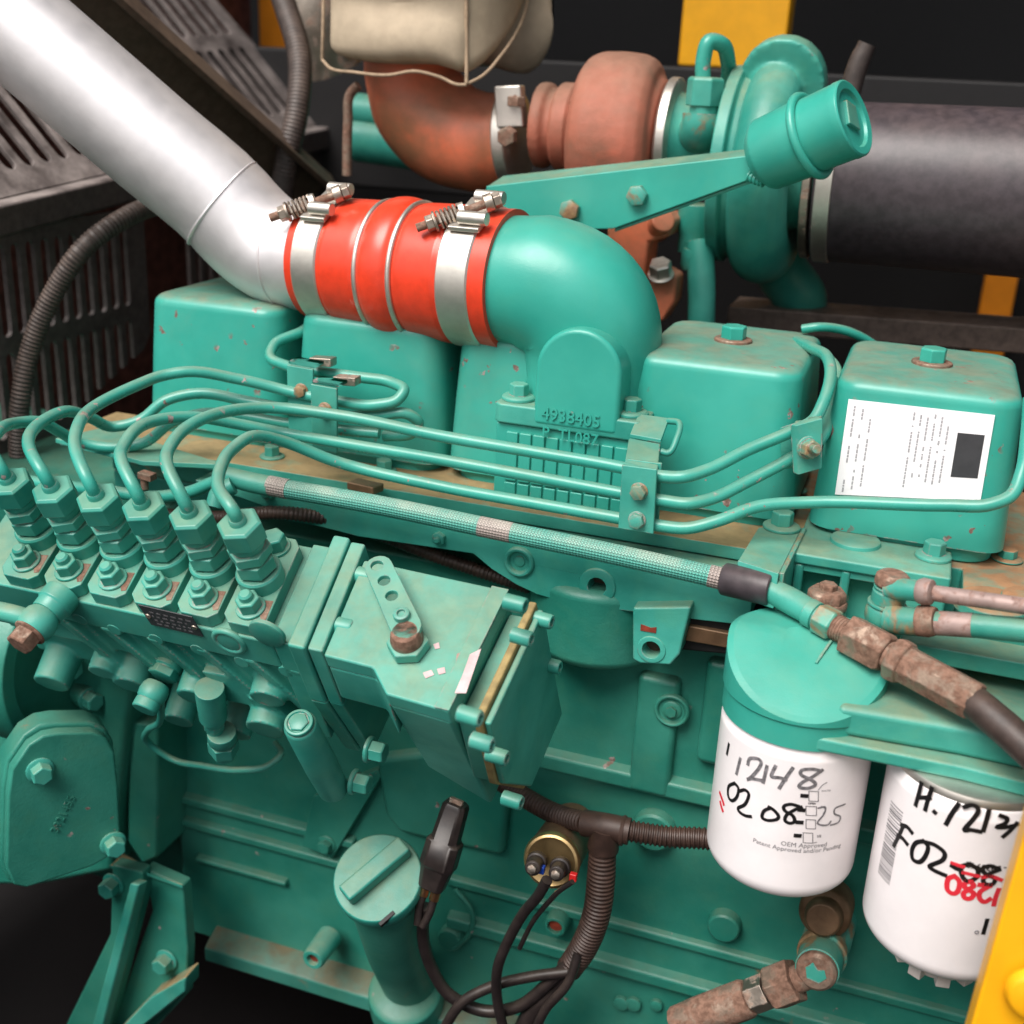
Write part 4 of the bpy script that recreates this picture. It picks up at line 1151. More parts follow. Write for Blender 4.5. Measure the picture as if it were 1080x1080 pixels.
ax = (e - b).normalized(); L = (e - b).length
fin(MB().lathe(b, ax, [(-.01, .0098), (L * .28, .0095), (L * .30, .0075), (L * .36, .0075)], 28), 'stem', 'dusty', pf, bev=.0005)
fin(MB().hexa(b + ax * (L * .34), ax, .0078, .006, PX).cyl(b + ax * (L * .3), b + ax * (L * .48), .006), 'plug_nut', 'valve', pf, bev=.0006)
o2 = b + ax * (L * .48) + PX * .005
fin(MB().lathe(o2, ax, [(0, .0098), (.008, .0102), (.010, .009), (.011, .009)], 28), 'collar', 'dusty', pf, bev=.0006)
fin(MB().hexa(o2 + ax * .0112, ax, .0108, .0125, PX, .5), 'hex_nut', 'dusty', pf, bev=.0007)
fin(MB().lathe(o2 + ax * .0235, ax, [(0, .0078), (.005, .0075), (.006, .0065), (.006, .0003)], 24), 'end_cap', 'dusty', pf, bev=.0005)
# slanting boss with hex socket plug at the governor
gb = thing('pump_stay', 'slanting teal stay with hex plug between pump and block', 'stay', pvp(330, 800, -.04))
b = pvp(316, 764, -.060); e = pvp(352, 832, -.052)
ax = (e - b).normalized(); L = (e - b).length
fin(MB().lathe(b, ax, [(0, .0095), (.002, .0106), (L * .6, .0112), (L, .0105)], 36), 'stay_body', 'pump', gb, bev=.0012)
nrm = (-ax * .6 - PD * .6).normalized()
fin(MB().lathe(b - ax * .0012, -ax, [(0, .0095), (.002, .0091), (.0024, .0074), (.0012, .0068), (.0012, .0003)], 30).hexa(b + ax * .0004, -ax, .0066, .0045, PX, .2), 'hex_plug', 'valve', gb, bev=.0005)
bolts(gb, 'bolt', [(pvp(372, 824, -.046), PX), (pvp(388, 790, -.040), PX)], 'valve', .0072, .010, .0090, .003)
# ================================================================== injection lines
LR = .0040
YR = .705
def line(pts, label, tipu=None, r=LR, mt='pipe', name='injection_line', group='six fuel injection lines'):
    P = []
    if tipu is not None:
        P = [PF(tipu, 0, .050), PF(tipu, 0, .063)]
    P += [atY(*p) for p in pts]
    o = fin(MB().tube(P, r, n=16, res=7), name, mt, None, bev=0)
    return tag(o, label, 'fuel line', group)
line([(-10, 471, .58), (-2, 455, .60), (18, 446, .63), (42, 445, .65), (62, 455, .67), (85, 467, .69), (118, 472, .70), (152, 467, .71), (182, 445, .72), (215, 436, .73), (250, 438, .735), (300, 446, .74), (345, 452, .74), (400, 457, .745)],
     'teal injection line from the endmost valve at the banjo fitting', UV_[0])
line([(30, 469, .585), (39, 449, .61), (68, 434, .64), (96, 441, .67), (118, 450, .69), (148, 443, .70), (174, 423, .71), (207, 415, .72), (260, 423, .73), (310, 433, .735), (345, 438, .74), (400, 438, .74), (431, 437, .745), (441, 445, .75), (436, 456, .755), (405, 460, .755)],
     'teal injection line from the second valve, ending in a low U-bend', UV_[1])
line([(79, 472, .585), (82, 450, .605), (94, 433, .63), (145, 406, .67), (172, 396, .69), (197, 392, .70), (252, 400, .72), (319, 416, .735), (356, 423, .735), (398, 427, .735), (420, 421, .74), (426, 412, .745), (414, 404, .75), (380, 398, .75), (334, 392, .75), (300, 385, .755), (285, 377, .76), (289, 364, .77), (318, 350, .79), (332, 335, .83)],
     'topmost teal injection line, from the third valve to a high U-bend', UV_[2])
line([(128, 487, .58), (130, 471, .60), (140, 456, .615), (162, 444, .64), (208, 440, .67), (250, 447, .69), (300, 457, YR), (352, 466, YR), (460, 484, YR), (570, 504, YR), (655, 520, YR), (700, 528, YR), (726, 531, YR), (750, 526, .715), (790, 507, .735), (838, 481, .755), (866, 462, .77), (874, 440, .79), (878, 400, .82)],
     'middle of the three long injection lines under the elbow, from the fourth valve', UV_[3])
line([(176, 490, .58), (179, 472, .60), (192, 455, .62), (223, 438, .65), (282, 430, .69), (356, 438, YR), (460, 459, YR), (570, 478, YR), (655, 493, YR), (695, 502, YR), (720, 503, YR), (745, 496, .715), (790, 474, .735), (835, 455, .75), (858, 443, .76), (868, 425, .77), (876, 395, .79), (873, 378, .81), (858, 368, .84), (840, 360, .88)],
     'uppermost of the three long injection lines under the elbow, from the fifth valve', UV_[4])
line([(230, 513, .585), (234, 490, .605), (246, 473, .63), (268, 460, .655), (297, 465, .675), (349, 485, .695), (460, 512, YR), (570, 532, YR), (655, 547, YR), (693, 554, YR), (725, 557, YR), (755, 550, .71), (800, 534, .725), (850, 530, .735), (1000, 533, .735), (1045, 532, .735), (1066, 523, .74), (1077, 500, .75), (1083, 460, .76), (1086, 420, .77)],
     'lowest of the long injection lines, running below the stickered cover', UV_[5])
line([(846, 347, .90), (862, 345, .90), (885, 347, .91), (922, 364, .93), (940, 380, .94)], 'short teal return tube arching between two rocker covers', None, .0034, 'pipe', 'return_tube', None)
line([(866, 372, .86), (880, 385, .85), (878, 420, .82), (866, 462, .80), (852, 480, .79)], 'dusty upright tube in the gap beside the stickered cover', None, .0036, 'dusty', 'return_tube', None)

# pipe clamps
def clampA():
    c = thing('pipe_clamp', 'flat teal clamp plate with two hex bolts across three fuel lines', 'pipe clamp', atY(674, 525, .70), 'pipe clamps on the fuel lines')
    y = YR - .0055
    pl = [atY(x, yy, y) for x, yy in ((657, 489), (694, 494), (690, 562), (653, 556))]
    fin(MB().prism(pl, V((0, -.0028, 0))), 'front_plate', 'paint', c, bev=.0007)
    fin(MB().prism([p + V((0, .0135, 0)) for p in pl], V((0, -.0028, 0))), 'rear_plate', 'paint', c, bev=.0007)
    for x, yy in ((674, 518), (672, 548)):
        fin(MB().bolt(atY(x, yy, y - .003), (0, -1, 0), .0052, .0042, .0058, .001, ph=yy), 'bolt', 'rusty_paint', c, bev=.0005)
    # strap up to the elbow flange
    st_ = [atY(x, yy, .735) for x, yy in ((664, 448), (700, 452), (702, 470), (694, 492), (660, 488))]
    fin(MB().prism([atY(664, 462, .732), atY(697, 468, .732), atY(694, 497, .706), atY(659, 492, .706)], V((0, -.003, 0))), 'strap', 'paint', c, bev=.0007)
    fin(MB().prism([atY(664, 462, .732), atY(697, 468, .732), V((atY(697, 468, .732).x, .752, FZ + .0003)), V((atY(664, 462, .732).x, .752, FZ + .0003))], V((0, 0, .0028))), 'strap_foot', 'dusty', c, bev=.0006)
    fin(MB().tube([atY(705, 444, .750), atY(716, 446, .745), atY(714, 462, .735), atY(704, 478, .728), atY(697, 476, .728)], .0022, n=10), 'strap_ear', 'dusty', c, bev=0)
clampA()
def clampB():
    c = thing('pipe_clamp', 'small dusty clamp with one bolt beside the stickered rocker cover', 'pipe clamp', atY(850, 470, .74), 'pipe clamps on the fuel lines')
    o = atY(840, 468, .742); dx = V((.90, .43, 0)); 
    fin(MB().prism([atY(x, yy, .742) for x, yy in ((833, 447), (862, 439), (861, 492), (836, 499))], V((.004, -.0028, 0))), 'front_plate', 'paint', c, bev=.0007)
    fin(MB().prism([atY(x, yy, .760) for x, yy in ((822, 451), (846, 443), (846, 490), (824, 495))], V((.004, .0028, 0))), 'rear_plate', 'dusty', c, bev=.0007)
    fin(MB().bolt(atY(851, 472, .738), V((.55, -.8, .1)), .0062, .0065, .0075, .0018).cyl(atY(851, 472, .738), atY(862, 474, .722), .0028, n=12), 'bolt', 'rusty_paint', c, bev=.0005)
    for p in ((838, 450), (852, 446)):
        fin(MB().box(atY(*p, .758), (.008, 0, .002), (0, -.016, 0), (0, 0, .004)), 'spacer', 'dusty', c, bev=.0005)
clampB()
def clampC(x, y, Y, lab):
    c = thing('pipe_clamp', lab, 'pipe clamp', atY(x, y, Y), 'pipe clamps on the fuel lines')
    fin(MB().prism([atY(x + a, y + b, Y - .005) for a, b in ((-14, -16), (14, -11), (14, 58), (-12, 52))], V((0, -.0026, 0))), 'front_plate', 'paint', c, bev=.0007)
    fin(MB().prism([atY(x + a, y + b, Y - .0076) for a, b in ((-14, -16), (14, -11), (24, -16), (-4, -21))], V((0, 0, .0024))), 'top_tab', 'dusty', c, bev=.0006)
    fin(MB().bolt(atY(x, y + 12, Y - .0078), (0, -1, 0), .0046, .0038, .0054, .001), 'bolt', 'rusty_paint', c, bev=.0004)
    fin(MB().box(atY(x + 8, y - 14, Y - .003), (.017, 0, .001), (0, .01, 0), (0, 0, .006)), 'spacer', 'steel', c, bev=.0006)
clampC(318, 400, .742, 'teal clamp plate holding the topmost injection line near the red hose')
clampC(343, 420, .728, 'teal clamp plate holding the bundle of lines in front of another clamp')

# tube behind the valves
o = fin(MB().tube([atY(-10, 500, .70), atY(60, 512, .695), atY(115, 518, .69), atY(160, 524, .69), atY(200, 519, .69), atY(232, 507, .69), atY(262, 506, .69)], .0046, n=16), 'fuel_feed_tube', 'pipe', None, bev=0)
tag(o, 'thick teal tube passing behind the pump valves', 'pipe')
o = thing('tube_clip', 'small rusty brown clip on the tube behind the pump valves', 'clip', atY(152, 500, .685))
fin(MB().torus(atY(152, 522, .69), (1, .1, .1), .0052, .0012, 24, 8), 'ring', 'rust', o, bev=0)
fin(MB().box(atY(145, 505, .686), (.011, 0, -.001), (0, .008, 0), (0, 0, .005)).cyl(atY(152, 504, .69), atY(153, 516, .69), .0028, n=12), 'screw', 'rust', o, bev=.0005)
cdt = MB().tube([atY(160, 542, .72), atY(230, 546, .705), atY(300, 541, .70), atY(350, 548, .715), atY(470, 590, .73), atY(560, 620, .735)], .0052, n=14, corr=.003, corr_d=.0006)
tag(fin(cdt, 'conduit', 'harness', bev=0), 'dark ribbed conduit in the gap behind the injection pump', 'conduit')

# ------------------------------------------------------------------ braided hose
bh = thing('braided_hose', 'painted braided hose stretching along the manifold to a black sleeve', 'hose', atY(520, 560, .69))
YH = .688
hp = [atY(286, 513, YH), atY(400, 533, YH), atY(530, 560, YH), atY(650, 585, YH), atY(765, 611, YH)]
fin(MB().tube(hp, .0067, n=40, res=24, uvturn=(11, 240)), 'braid', 'braid', bh, bev=0)
for a, b, r in (((284, 512), (304, 516), .0071), ((506, 555), (540, 562), .00685), ((748, 607), (768, 612), .0071)):
    fin(MB().tube([atY(*a, YH), atY(*b, YH)], r, n=40, res=14, uvturn=(11, 240)), 'bare_braid', 'bare_braid', bh, bev=0, label='braid with its paint worn off, pinkish silver')
fin(MB().tube([atY(234, 500, YH), atY(262, 508, YH), atY(286, 513, YH)], .0064, n=24, radii=[.0064, .0072, .0072]), 'ferrule', 'dusty', bh, bev=0)
fin(MB().tube([atY(246, 512, .68), atY(231, 520, .675), atY(226, 535, .67)], .0062, n=20), 'elbow_end', 'paint', bh, bev=0)
s1_, s2_ = atY(766, 611, YH), atY(816, 622, .683)
sd1 = (s2_ - s1_).normalized()
fin(MB().lathe(s1_ - sd1 * .002, sd1, [(0, .0095), (.001, .0102), ((s2_ - s1_).length, .0106), ((s2_ - s1_).length + .001, .0098), ((s2_ - s1_).length, .007)], 36), 'rubber_sleeve', 'rubber', bh, bev=.0003)
e1_ = atY(880, 660, .660)
fin(MB().tube([s2_ - sd1 * .004, atY(836, 635, .677), atY(855, 646, .669)], .0078, n=28, radii=[.0075, .0082, .0078]), 'fitting_neck', 'paint', bh, bev=0)
fa = (atY(1010, 730, .625) - atY(855, 646, .669)).normalized()
b0 = atY(852, 645, .669)
fin(MB().lathe(b0, fa, [(0, .0086), (.006, .0086), (.0065, .0072), (.009, .0072)], 28), 'collar', 'paint', bh, bev=.0004)
fin(MB().hexa(b0 + fa * .0075, fa, .0098, .012, ph=.3), 'hex_nut', 'rusty_paint', bh, bev=.0007)
fin(MB().tube([b0 + fa * .019, b0 + fa * .030], .0078, n=28, corr=.0018, corr_d=.0006), 'thread', 'rust', bh, bev=0)
fin(MB().hexa(b0 + fa * .0285, fa, .0128, .026, ph=.1), 'hex_nut', 'rust', bh, bev=.0009)
t = MB().lathe(b0 + fa * .0545, fa, [(0, .0085), (.004, .0085)], 24)
fin(t, 'stem', 'rust', bh, bev=.0003)
fin(MB().lathe(b0 + fa * .0575, fa, [(0, .0125), (.0025, .0135), (.008, .0130), (.009, .0112), (.050, .0112), (.052, .0104), (.052, .009)], 8), 'crimp_ferrule', 'rust', bh, bev=.0009)
r0 = b0 + fa * .106
fin(MB().tube([r0, atY(1030, 743, .617), atY(1060, 768, .605), atY(1110, 815, .59), atY(1160, 900, .60), atY(1190, 1030, .62)], .0092, n=24), 'rubber_hose', 'hosepipe', bh, bev=0)

# ------------------------------------------------------------------ rusty plug and banjo union with two pipes
rp = thing('rusty_plug', 'rusty round-shouldered hex plug on the pocketed block', 'plug', atY(871, 640, .690))
c = atY(871, 636, .690)
fin(MB().lathe(c - V((0, 0, .018)), (0, 0, 1), [(0, .0125), (.016, .0125)], 30), 'boss', 'rusty_paint', rp, bev=.001)
fin(MB().lathe(c - V((0, 0, .002)), (0, 0, 1), [(0, .0128), (.003, .0128), (.0045, .0118), (.0045, .001)], 30), 'washer', 'rust', rp, bev=.0005)
fin(MB().lathe(c + V((0, 0, .002)), (0, 0, 1), [(0, .0118), (.005, .0118), (.0075, .0098), (.0075, .001)], 8).hexa(c + V((0, 0, .009)), (0, 0, 1), .0058, .004), 'hex_head', 'rust', rp, bev=.0009)
bu = thing('banjo_union', 'rusty stacked banjo union with two pipes by the pocketed block', 'banjo fitting', atY(932, 660, .675))
c = atY(931, 657, .672)
z = V((.05, 0, 1)).normalized()
fin(MB().hexa(c - z * .014, z, .0120, .013, ph=.2), 'hex_base', 'paint', bu, bev=.0008)
fin(MB().lathe(c, z, [(-.001, .0100), (.004, .0115), (.009, .0115), (.011, .0105), (.012, .0115), (.0135, .0112), (.0135, .001)], 32), 'ring', 'rusty_paint', bu, bev=.0004)
fin(MB().lathe(c + z * .0135, z, [(0, .0098), (.007, .0098), (.0075, .0090), (.0085, .0090), (.009, .0098), (.0100, .0096), (.0100, .001)], 32), 'upper_ring', 'rusty_paint', bu, bev=.0004)
fin(MB().lathe(c + z * .0240, z, [(0, .0090), (.001, .0100), (.006, .0098), (.0082, .0075), (.0085, .001)], 24), 'bolt_head', 'rust', bu, bev=.0006)
p1 = [atY(936, 621, .668), atY(958, 622, .663), atY(974, 624, .660)]
fin(MB().tube(p1, .0062, n=20), 'pipe_socket', 'rusty_paint', bu, bev=0)
p2 = [atY(936, 652, .664), atY(955, 655, .660), atY(976, 656, .657)]
fin(MB().tube(p2, .0082, n=22), 'pipe_socket', 'rusty_paint', bu, bev=0)
fin(MB().lathe(p1[-1] - V((.003, 0, 0)), (p1[2] - p1[1]), [(0, .0066), (.003, .0078), (.008, .0072), (.009, .004)], 22), 'pipe_collar', 'dull_steel', bu, bev=.0004)
fin(MB().lathe(p2[-1] - V((.004, 0, 0)), (p2[2] - p2[1]), [(0, .0088), (.006, .0092), (.010, .0080), (.010, .004)], 22), 'pipe_collar', 'rust', bu, bev=.0004)
o = fin(MB().tube([p1[2], atY(1030, 632, .652), atY(1100, 642, .645), atY(1260, 662, .64)], .0046, n=16), 'return_pipe', 'dull_steel', None, bev=0)
tag(o, 'thin brownish grey pipe from the upper ring of the banjo union', 'pipe')
t = thing('return_pipe', 'thick teal pipe from the lower ring of the banjo union', 'pipe', p2[2])
fin(MB().tube([p2[2], atY(1030, 660, .652), atY(1100, 667, .645), atY(1260, 690, .64)], .0068, n=18), 'pipe_body', 'paint', t, bev=0)
fin(MB().tube([atY(986, 657, .6562), atY(1026, 659.5, .6524)], .0070, n=18), 'bare_patch', 'dull_steel', t, bev=0)

# ================================================================== fuel filters
VZ = V((0, 0, 1))
def filt(cx, cy, Y, r, h, label):
    """white canister, c = top centre"""
    c = atY(cx, cy, Y)
    f = thing('fuel_filter', label, 'fuel filter', c - VZ * h, 'white spin-on fuel filters')
    prof = [(-.001, r * .90), (0, r * .955), (.0015, r * .975), (.0045, r * .98), (.0060, r * 1.0), (.0085, r)]
    p = [(h - t, q) for t, q in prof][::-1]
    bot = []
    for k in range(10):
        q = PI / 2 * k / 9
        bot.append((.022 - .022 * math.cos(PI / 2 - q), r - .020 + .020 * math.sin(q)))
    bot = [(.013 * (1 - math.sin(q)), r - .0125 + .0125 * math.cos(q)) for q in [PI / 2 * (1 - k / 9) for k in range(10)]]
    fin(MB().lathe(c - VZ * h, VZ, [(0, .0005), (0, r - .030)] + bot + [(h * .5, r)] + p, 96, hint=CAN_REF), 'canister', 'white', f, bev=0)
    return f, c - VZ * h, r
f1, f1b, fr1 = filt(843, 750, .652, .0452, .1055, 'white fuel filter marked 02 08 with teal domed head on top')
f2, f2b, fr2 = filt(1030, 806, .640, .0470, .118, 'white fuel filter marked F02-08 beside the yellow door frame')

def canpt(base, r):
    """maps a picture point onto the canister's surface, as (angle, height)"""
    def fn(x, y):
        d = ray(x, y); o = base
        A = d.x * d.x + d.y * d.y; B = -2 * (d.x * o.x + d.y * o.y); Cc = o.x * o.x + o.y * o.y - r * r
        s = (-B - math.sqrt(max(B * B - 4 * A * Cc, 0))) / (2 * A); p = d * s - o
        a_, b_ = frame_of(VZ, CAN_REF)
        return math.atan2(p.dot(b_), p.dot(a_)), p.z
    return fn
def write(f, base, r, strokes, wd, mt, name, lift=.00025):
    can_f = canpt(base, r); mb = MB()
    for s in strokes:
        q = [can_f(*p) for p in s]
        stroke(mb, lambda x, y: can(base, VZ, r + lift, x / r, y), [(a * r, h) for a, h in q], wd)
    return fin(mb, name, mt, f, bev=0)
# first can, upper row "H. 12148" worn grey, lower row "02 08 25" black
write(f1, f1b, fr1, [[(781, 800), (779, 808), (777, 816)],
    [(789, 806), (791, 800), (799, 800), (803, 804), (800, 811), (792, 820), (788, 822), (793, 821), (804, 823)],
    [(809, 808), (807, 817), (805, 825)],
    [(818, 808), (815, 814), (814, 819), (822, 820), (829, 822)], [(836, 810), (829, 820), (822, 831)],
    [(866, 813), (857, 811), (846, 812), (845, 817), (855, 822), (860, 827), (853, 831), (843, 830), (846, 825), (857, 819), (867, 812)]], .0021, 'ink_grey', 'worn_handwriting')
write(f1, f1b, fr1, [[(769, 785), (768, 790), (767, 795)]], .0022, 'ink', 'handwriting')
write(f1, f1b, fr1, [
    [(775, 826), (769, 829), (768, 837), (770, 843), (774, 844), (778, 839), (779, 831), (775, 826)],
    [(781, 834), (786, 833), (790, 838), (786, 848), (779, 852), (780, 856), (786, 860), (792, 861)],
    [(813, 852), (806, 855), (804, 862), (810, 865), (819, 864), (821, 860), (816, 854), (811, 851)],
    [(842, 850), (834, 848), (827, 850), (828, 855), (836, 860), (838, 866), (833, 868), (828, 865), (830, 859), (838, 854), (845, 851)]], .0021, 'ink', 'handwriting')
write(f1, f1b, fr1, [[(863, 852), (870, 851), (869, 858), (862, 868), (872, 870), (876, 866)], [(891, 848), (881, 852), (880, 858), (886, 861), (884, 867), (876, 870)]], .0011, 'ink_grey', 'worn_handwriting')
# pictograms on the first can
cf = canpt(f1b, fr1)
def quadpic(f, base, r, pts, wd, mt, nm): return write(f, base, r, pts, wd, mt, nm)
pic = []
for (x, y, w_, h_) in ((853, 834, 10, 11), (850, 850, 11, 10), (850, 864, 10, 10), (847, 878, 10, 11)):
    pic += [[(x, y), (x + w_, y + .5)], [(x + w_, y + .5), (x + w_, y + h_)], [(x + w_, y + h_), (x, y + h_ - .5)], [(x, y + h_ - .5), (x, y)]]
pic += [[(863, 833), (867, 828), (872, 825)], [(866, 850), (870, 853), (868, 858)], [(862, 868), (868, 871)], [(857, 889), (861, 888)]]
write(f1, f1b, fr1, pic, .00045, 'print_grey', 'pictogram')
dk = []
for x, y in ((846, 839), (843, 854), (841, 867), (839, 881)):
    dk += [[(x, y), (x + 4.5, y + .3)]]
write(f1, f1b, fr1, dk, .0026, 'ink', 'pictogram_key')
t = MB()
def wrap_at(mb, f_base, r, txt, size, x, y, rot, bold=.0001):
    a, h = canpt(f_base, r)(x, y); wrap_text(mb, txt, size, f_base, VZ, r, a, h, rot=rot, bold=bold)
wrap_at(t, f1b, fr1, 'OEM Approved', .0043, 823, 891, .0, 0)
wrap_at(t, f1b, fr1, 'Patent Approved and/or Pending', .0041, 794, 887.5, -.0, 0)
fin(t, 'printed_lettering', 'print_grey', f1, bev=0); t = MB()
wrap_at(t, f1b, fr1, 'WATER', .0017, 866, 835, 0, 0); wrap_at(t, f1b, fr1, 'OPEN', .0017, 852, 848, 0); wrap_at(t, f1b, fr1, '1/2', .0022, 861, 883, 0)
fin(t, 'pictogram_caption', 'print_grey', f1, bev=0)
write(f1, f1b, fr1, [[(759.5, 836), (762, 843), (763.5, 848)], [(760, 846), (761.5, 852), (762.5, 855)]], .0022, 'print_red', 'red_emblem')
# second can
write(f2, f2b, fr2, [[(972, 826), (969, 838), (966, 849)], [(983, 831), (979, 843), (976, 854)], [(969, 841), (975, 841), (981, 841)], [(985.5, 856), (986.5, 857)],
    [(1011, 848), (1004, 858), (998, 869)], [(1017, 851), (1026, 849), (1032, 854), (1027, 863), (1017, 875), (1024, 875), (1034, 877)], [(1043, 855), (1040, 866), (1037, 876)],
    [(1055, 860), (1062, 863), (1060, 868), (1051, 872), (1062, 872), (1073, 869)], [(1072, 868), (1066, 875), (1058, 882)]], .0026, 'ink', 'handwriting')
write(f2, f2b, fr2, [[(951, 870), (957, 872), (962, 878)], [(953, 871), (949, 880), (943, 892)], [(947, 881), (952, 884), (957, 890)],
    [(974, 887), (966, 889), (962, 897), (963, 906), (970, 909), (976, 903), (979, 893), (974, 887)],
    [(976, 888), (986, 891), (996, 899), (994, 907), (981, 913), (984, 917), (997, 923)],
    [(1004, 913), (1009, 916), (1013, 917)], [(1023, 911), (1014, 914), (1015, 924), (1021, 929), (1030, 925), (1031, 917), (1023, 911)],
    [(1052, 916), (1044, 913), (1036, 916), (1040, 922), (1049, 926), (1047, 932), (1039, 932), (1037, 927), (1044, 921), (1054, 917)]], .0026, 'ink', 'handwriting')
# bar code near the can's edge
cf = canpt(f2b, fr2); a0, h0 = cf(941, 845); a1, h1_ = cf(929, 925)
t = MB(); rn = random.Random(9); h = h0; aL, aR = a0 - .02, a0 + .24
while h > h1_:
    wd_ = rn.choice((.0004, .0007, .0011)); n = 5
    for k in range(n):
        u0, u1 = aL + (aR - aL) * k / n, aL + (aR - aL) * (k + 1) / n
        t.add([can(f2b, VZ, fr2 + .0002, u0, h), can(f2b, VZ, fr2 + .0002, u1, h), can(f2b, VZ, fr2 + .0002, u1, h - wd_), can(f2b, VZ, fr2 + .0002, u0, h - wd_)], [(0, 1, 2, 3)])
    h -= wd_ + rn.choice((.0006, .0009, .0014))
fin(t, 'bar_code', 'print_grey', f2, bev=0)
t = MB(); wrap_at(t, f2b, fr2, '- 3930942', .0052, 1062, 913, PI, .00015)
fin(t, 'printed_lettering', 'ink', f2, bev=0)
def digits_red():
    S = []
    def seg(pts): S.append(pts)
    seg([(1006, 924), (1000, 927), (999, 937), (1004, 942), (1010, 940), (1012, 930), (1007, 924)])
    seg([(1024, 930), (1019, 930), (1017, 935), (1021, 938), (1016, 942), (1018, 947), (1024, 947), (1027, 942), (1022, 938), (1027, 934), (1024, 930)])
    seg([(1044, 934), (1034, 940), (1033, 947), (1038, 951), (1044, 948)]); seg([(1044, 934), (1033, 933)])
    seg([(1053, 938), (1050, 946), (1048, 954)])
    return S
write(f2, f2b, fr2, digits_red(), .0028, 'print_red', 'red_number')
write(f2, f2b, fr2, [[(1004, 910), (1010, 912), (1016, 914)], [(1016, 920), (1024, 922), (1032, 924)], [(1036, 925), (1046, 924), (1056, 928)]], .0022, 'print_red', 'red_emblem')
write(f2, f2b, fr2, [[(1041, 970), (1037, 984)]], .0024, 'ink', 'printed_mark')
a, h = cf(1030, 983)
t = MB().torus(can(f2b, VZ, fr2 + .0002, a, h), can(f2b, VZ, 1, a, 0) - f2b, .0010, .0003, 16, 6); fin(t, 'printed_mark', 'print_grey', f2, bev=0)
# drain knob below the second can
dc = f2b
t = MB().lathe(dc, -VZ, [(-.002, .026), (.004, .026), (.006, .0205), (.017, .020), (.019, .001)], 40)
for i in range(9):
    q = 2 * PI * i / 9; e = V((math.cos(q), math.sin(q), 0)); t.box(dc + e * .0185 - VZ * .0185 + V((-e.y, e.x, 0)) * -.004, e * .006, V((-e.y, e.x, 0)) * .008, VZ * .0205)
fin(t, 'drain_knob', 'plastic', f2, bev=.0006)

# filter head: domed cylinder with a cut slope, arm to the second filter
fh = thing('filter_manifold', 'teal filter head with sloping flat top carrying both white filters', 'filter head', f1b + VZ * .17)
c = f1b + VZ * .1057
R = fr1 + .0004
t = MB(); n = 72
nrm = V((.03, -.47, .88)).normalized()
tp = c + VZ * .0430
ring0, ring1, ringm, ringt = [], [], [], []
for i in range(n):
    q = 2 * PI * i / n; e = V((math.cos(q), math.sin(q), 0))
    def ztop(p): return tp.z - ((p - tp).dot(V((nrm.x, nrm.y, 0)))) / nrm.z
    pb = c + e * R
    zt_ = min(c.z + .046, max(c.z + .016, ztop(pb)))
    ring0.append(pb); ring1.append(V((pb.x, pb.y, c.z + .0145)))
    p2_ = c + e * (R + .0012); ringm.append(V((p2_.x, p2_.y, c.z + .016)))
    ringt.append(V((p2_.x, p2_.y, max(c.z + .0165, min(c.z + .046, ztop(p2_))))))
rin = [p + (V((c.x, c.y, p.z)) - p) * .075 + VZ * .0022 for p in ringt]
t.ring_loft([ring0, ring1, ringm, ringt, rin], cap1=False)
top_c = []
for rr_k in (.66, .33):
    top_c.append([V((c.x + (p.x - c.x) * rr_k, c.y + (p.y - c.y) * rr_k, 0)) for p in ringt])
rings = [rin]
for ringk in top_c:
    rings.append([V((p.x, p.y, min(c.z + .0482, max(c.z + .0187, ztop(p) + .0022)))) for p in ringk])
t.ring_loft(rings, cap0=False)
fin(t, 'head_body', 'smooth', fh, bev=0, ang=20)
p = V((c.x + .005, c.y - .012, 0)); p.z = min(c.z + .0482, ztop(p) + .0022)
d_ = V((.006, .016, 0)); d_.z = -d_.dot(V((nrm.x, nrm.y, 0))) / nrm.z
fin(MB().box(p, d_, V((.0016, -.0004, 0)), nrm * .0012), 'cast_line', 'paint', fh, bev=.0004)
# arm over the second filter
c2 = f2b + VZ * .1185
az = c2.z + .004
t = MB()
pl = [V((c.x + .012, c.y - R * .95, az)), V((c2.x - .01, c2.y - .030, az)), V((c2.x + .06, c2.y - .036, az)), V((c2.x + .09, c2.y - .02, az)), V((c2.x + .09, .74, az)), V((c.x + .02, .74, az))]
t.prism(pl, VZ * .009)
fin(t, 'arm_flange', 'dusty', fh, bev=.0022, seg=3)
pl2 = [V((c.x + .022, c.y - R * .80, az + .0088)), V((c2.x - .012, c2.y - .020, az + .0088)), V((c2.x + .09, c2.y - .022, az + .0088)), V((c2.x + .09, .74, az + .0088)), V((c.x + .02, .74, az + .0088))]
fin(MB().prism(pl2, VZ * .018), 'arm_body', 'dusty', fh, bev=.004, seg=4)
fin(MB().lathe(c2 - VZ * .002, VZ, [(0, fr2 * .955), (.003, fr2 * .965), (.0055, fr2 * .94), (.006, fr2 * .9)], 72), 'seal_ring', 'band', fh, bev=0)

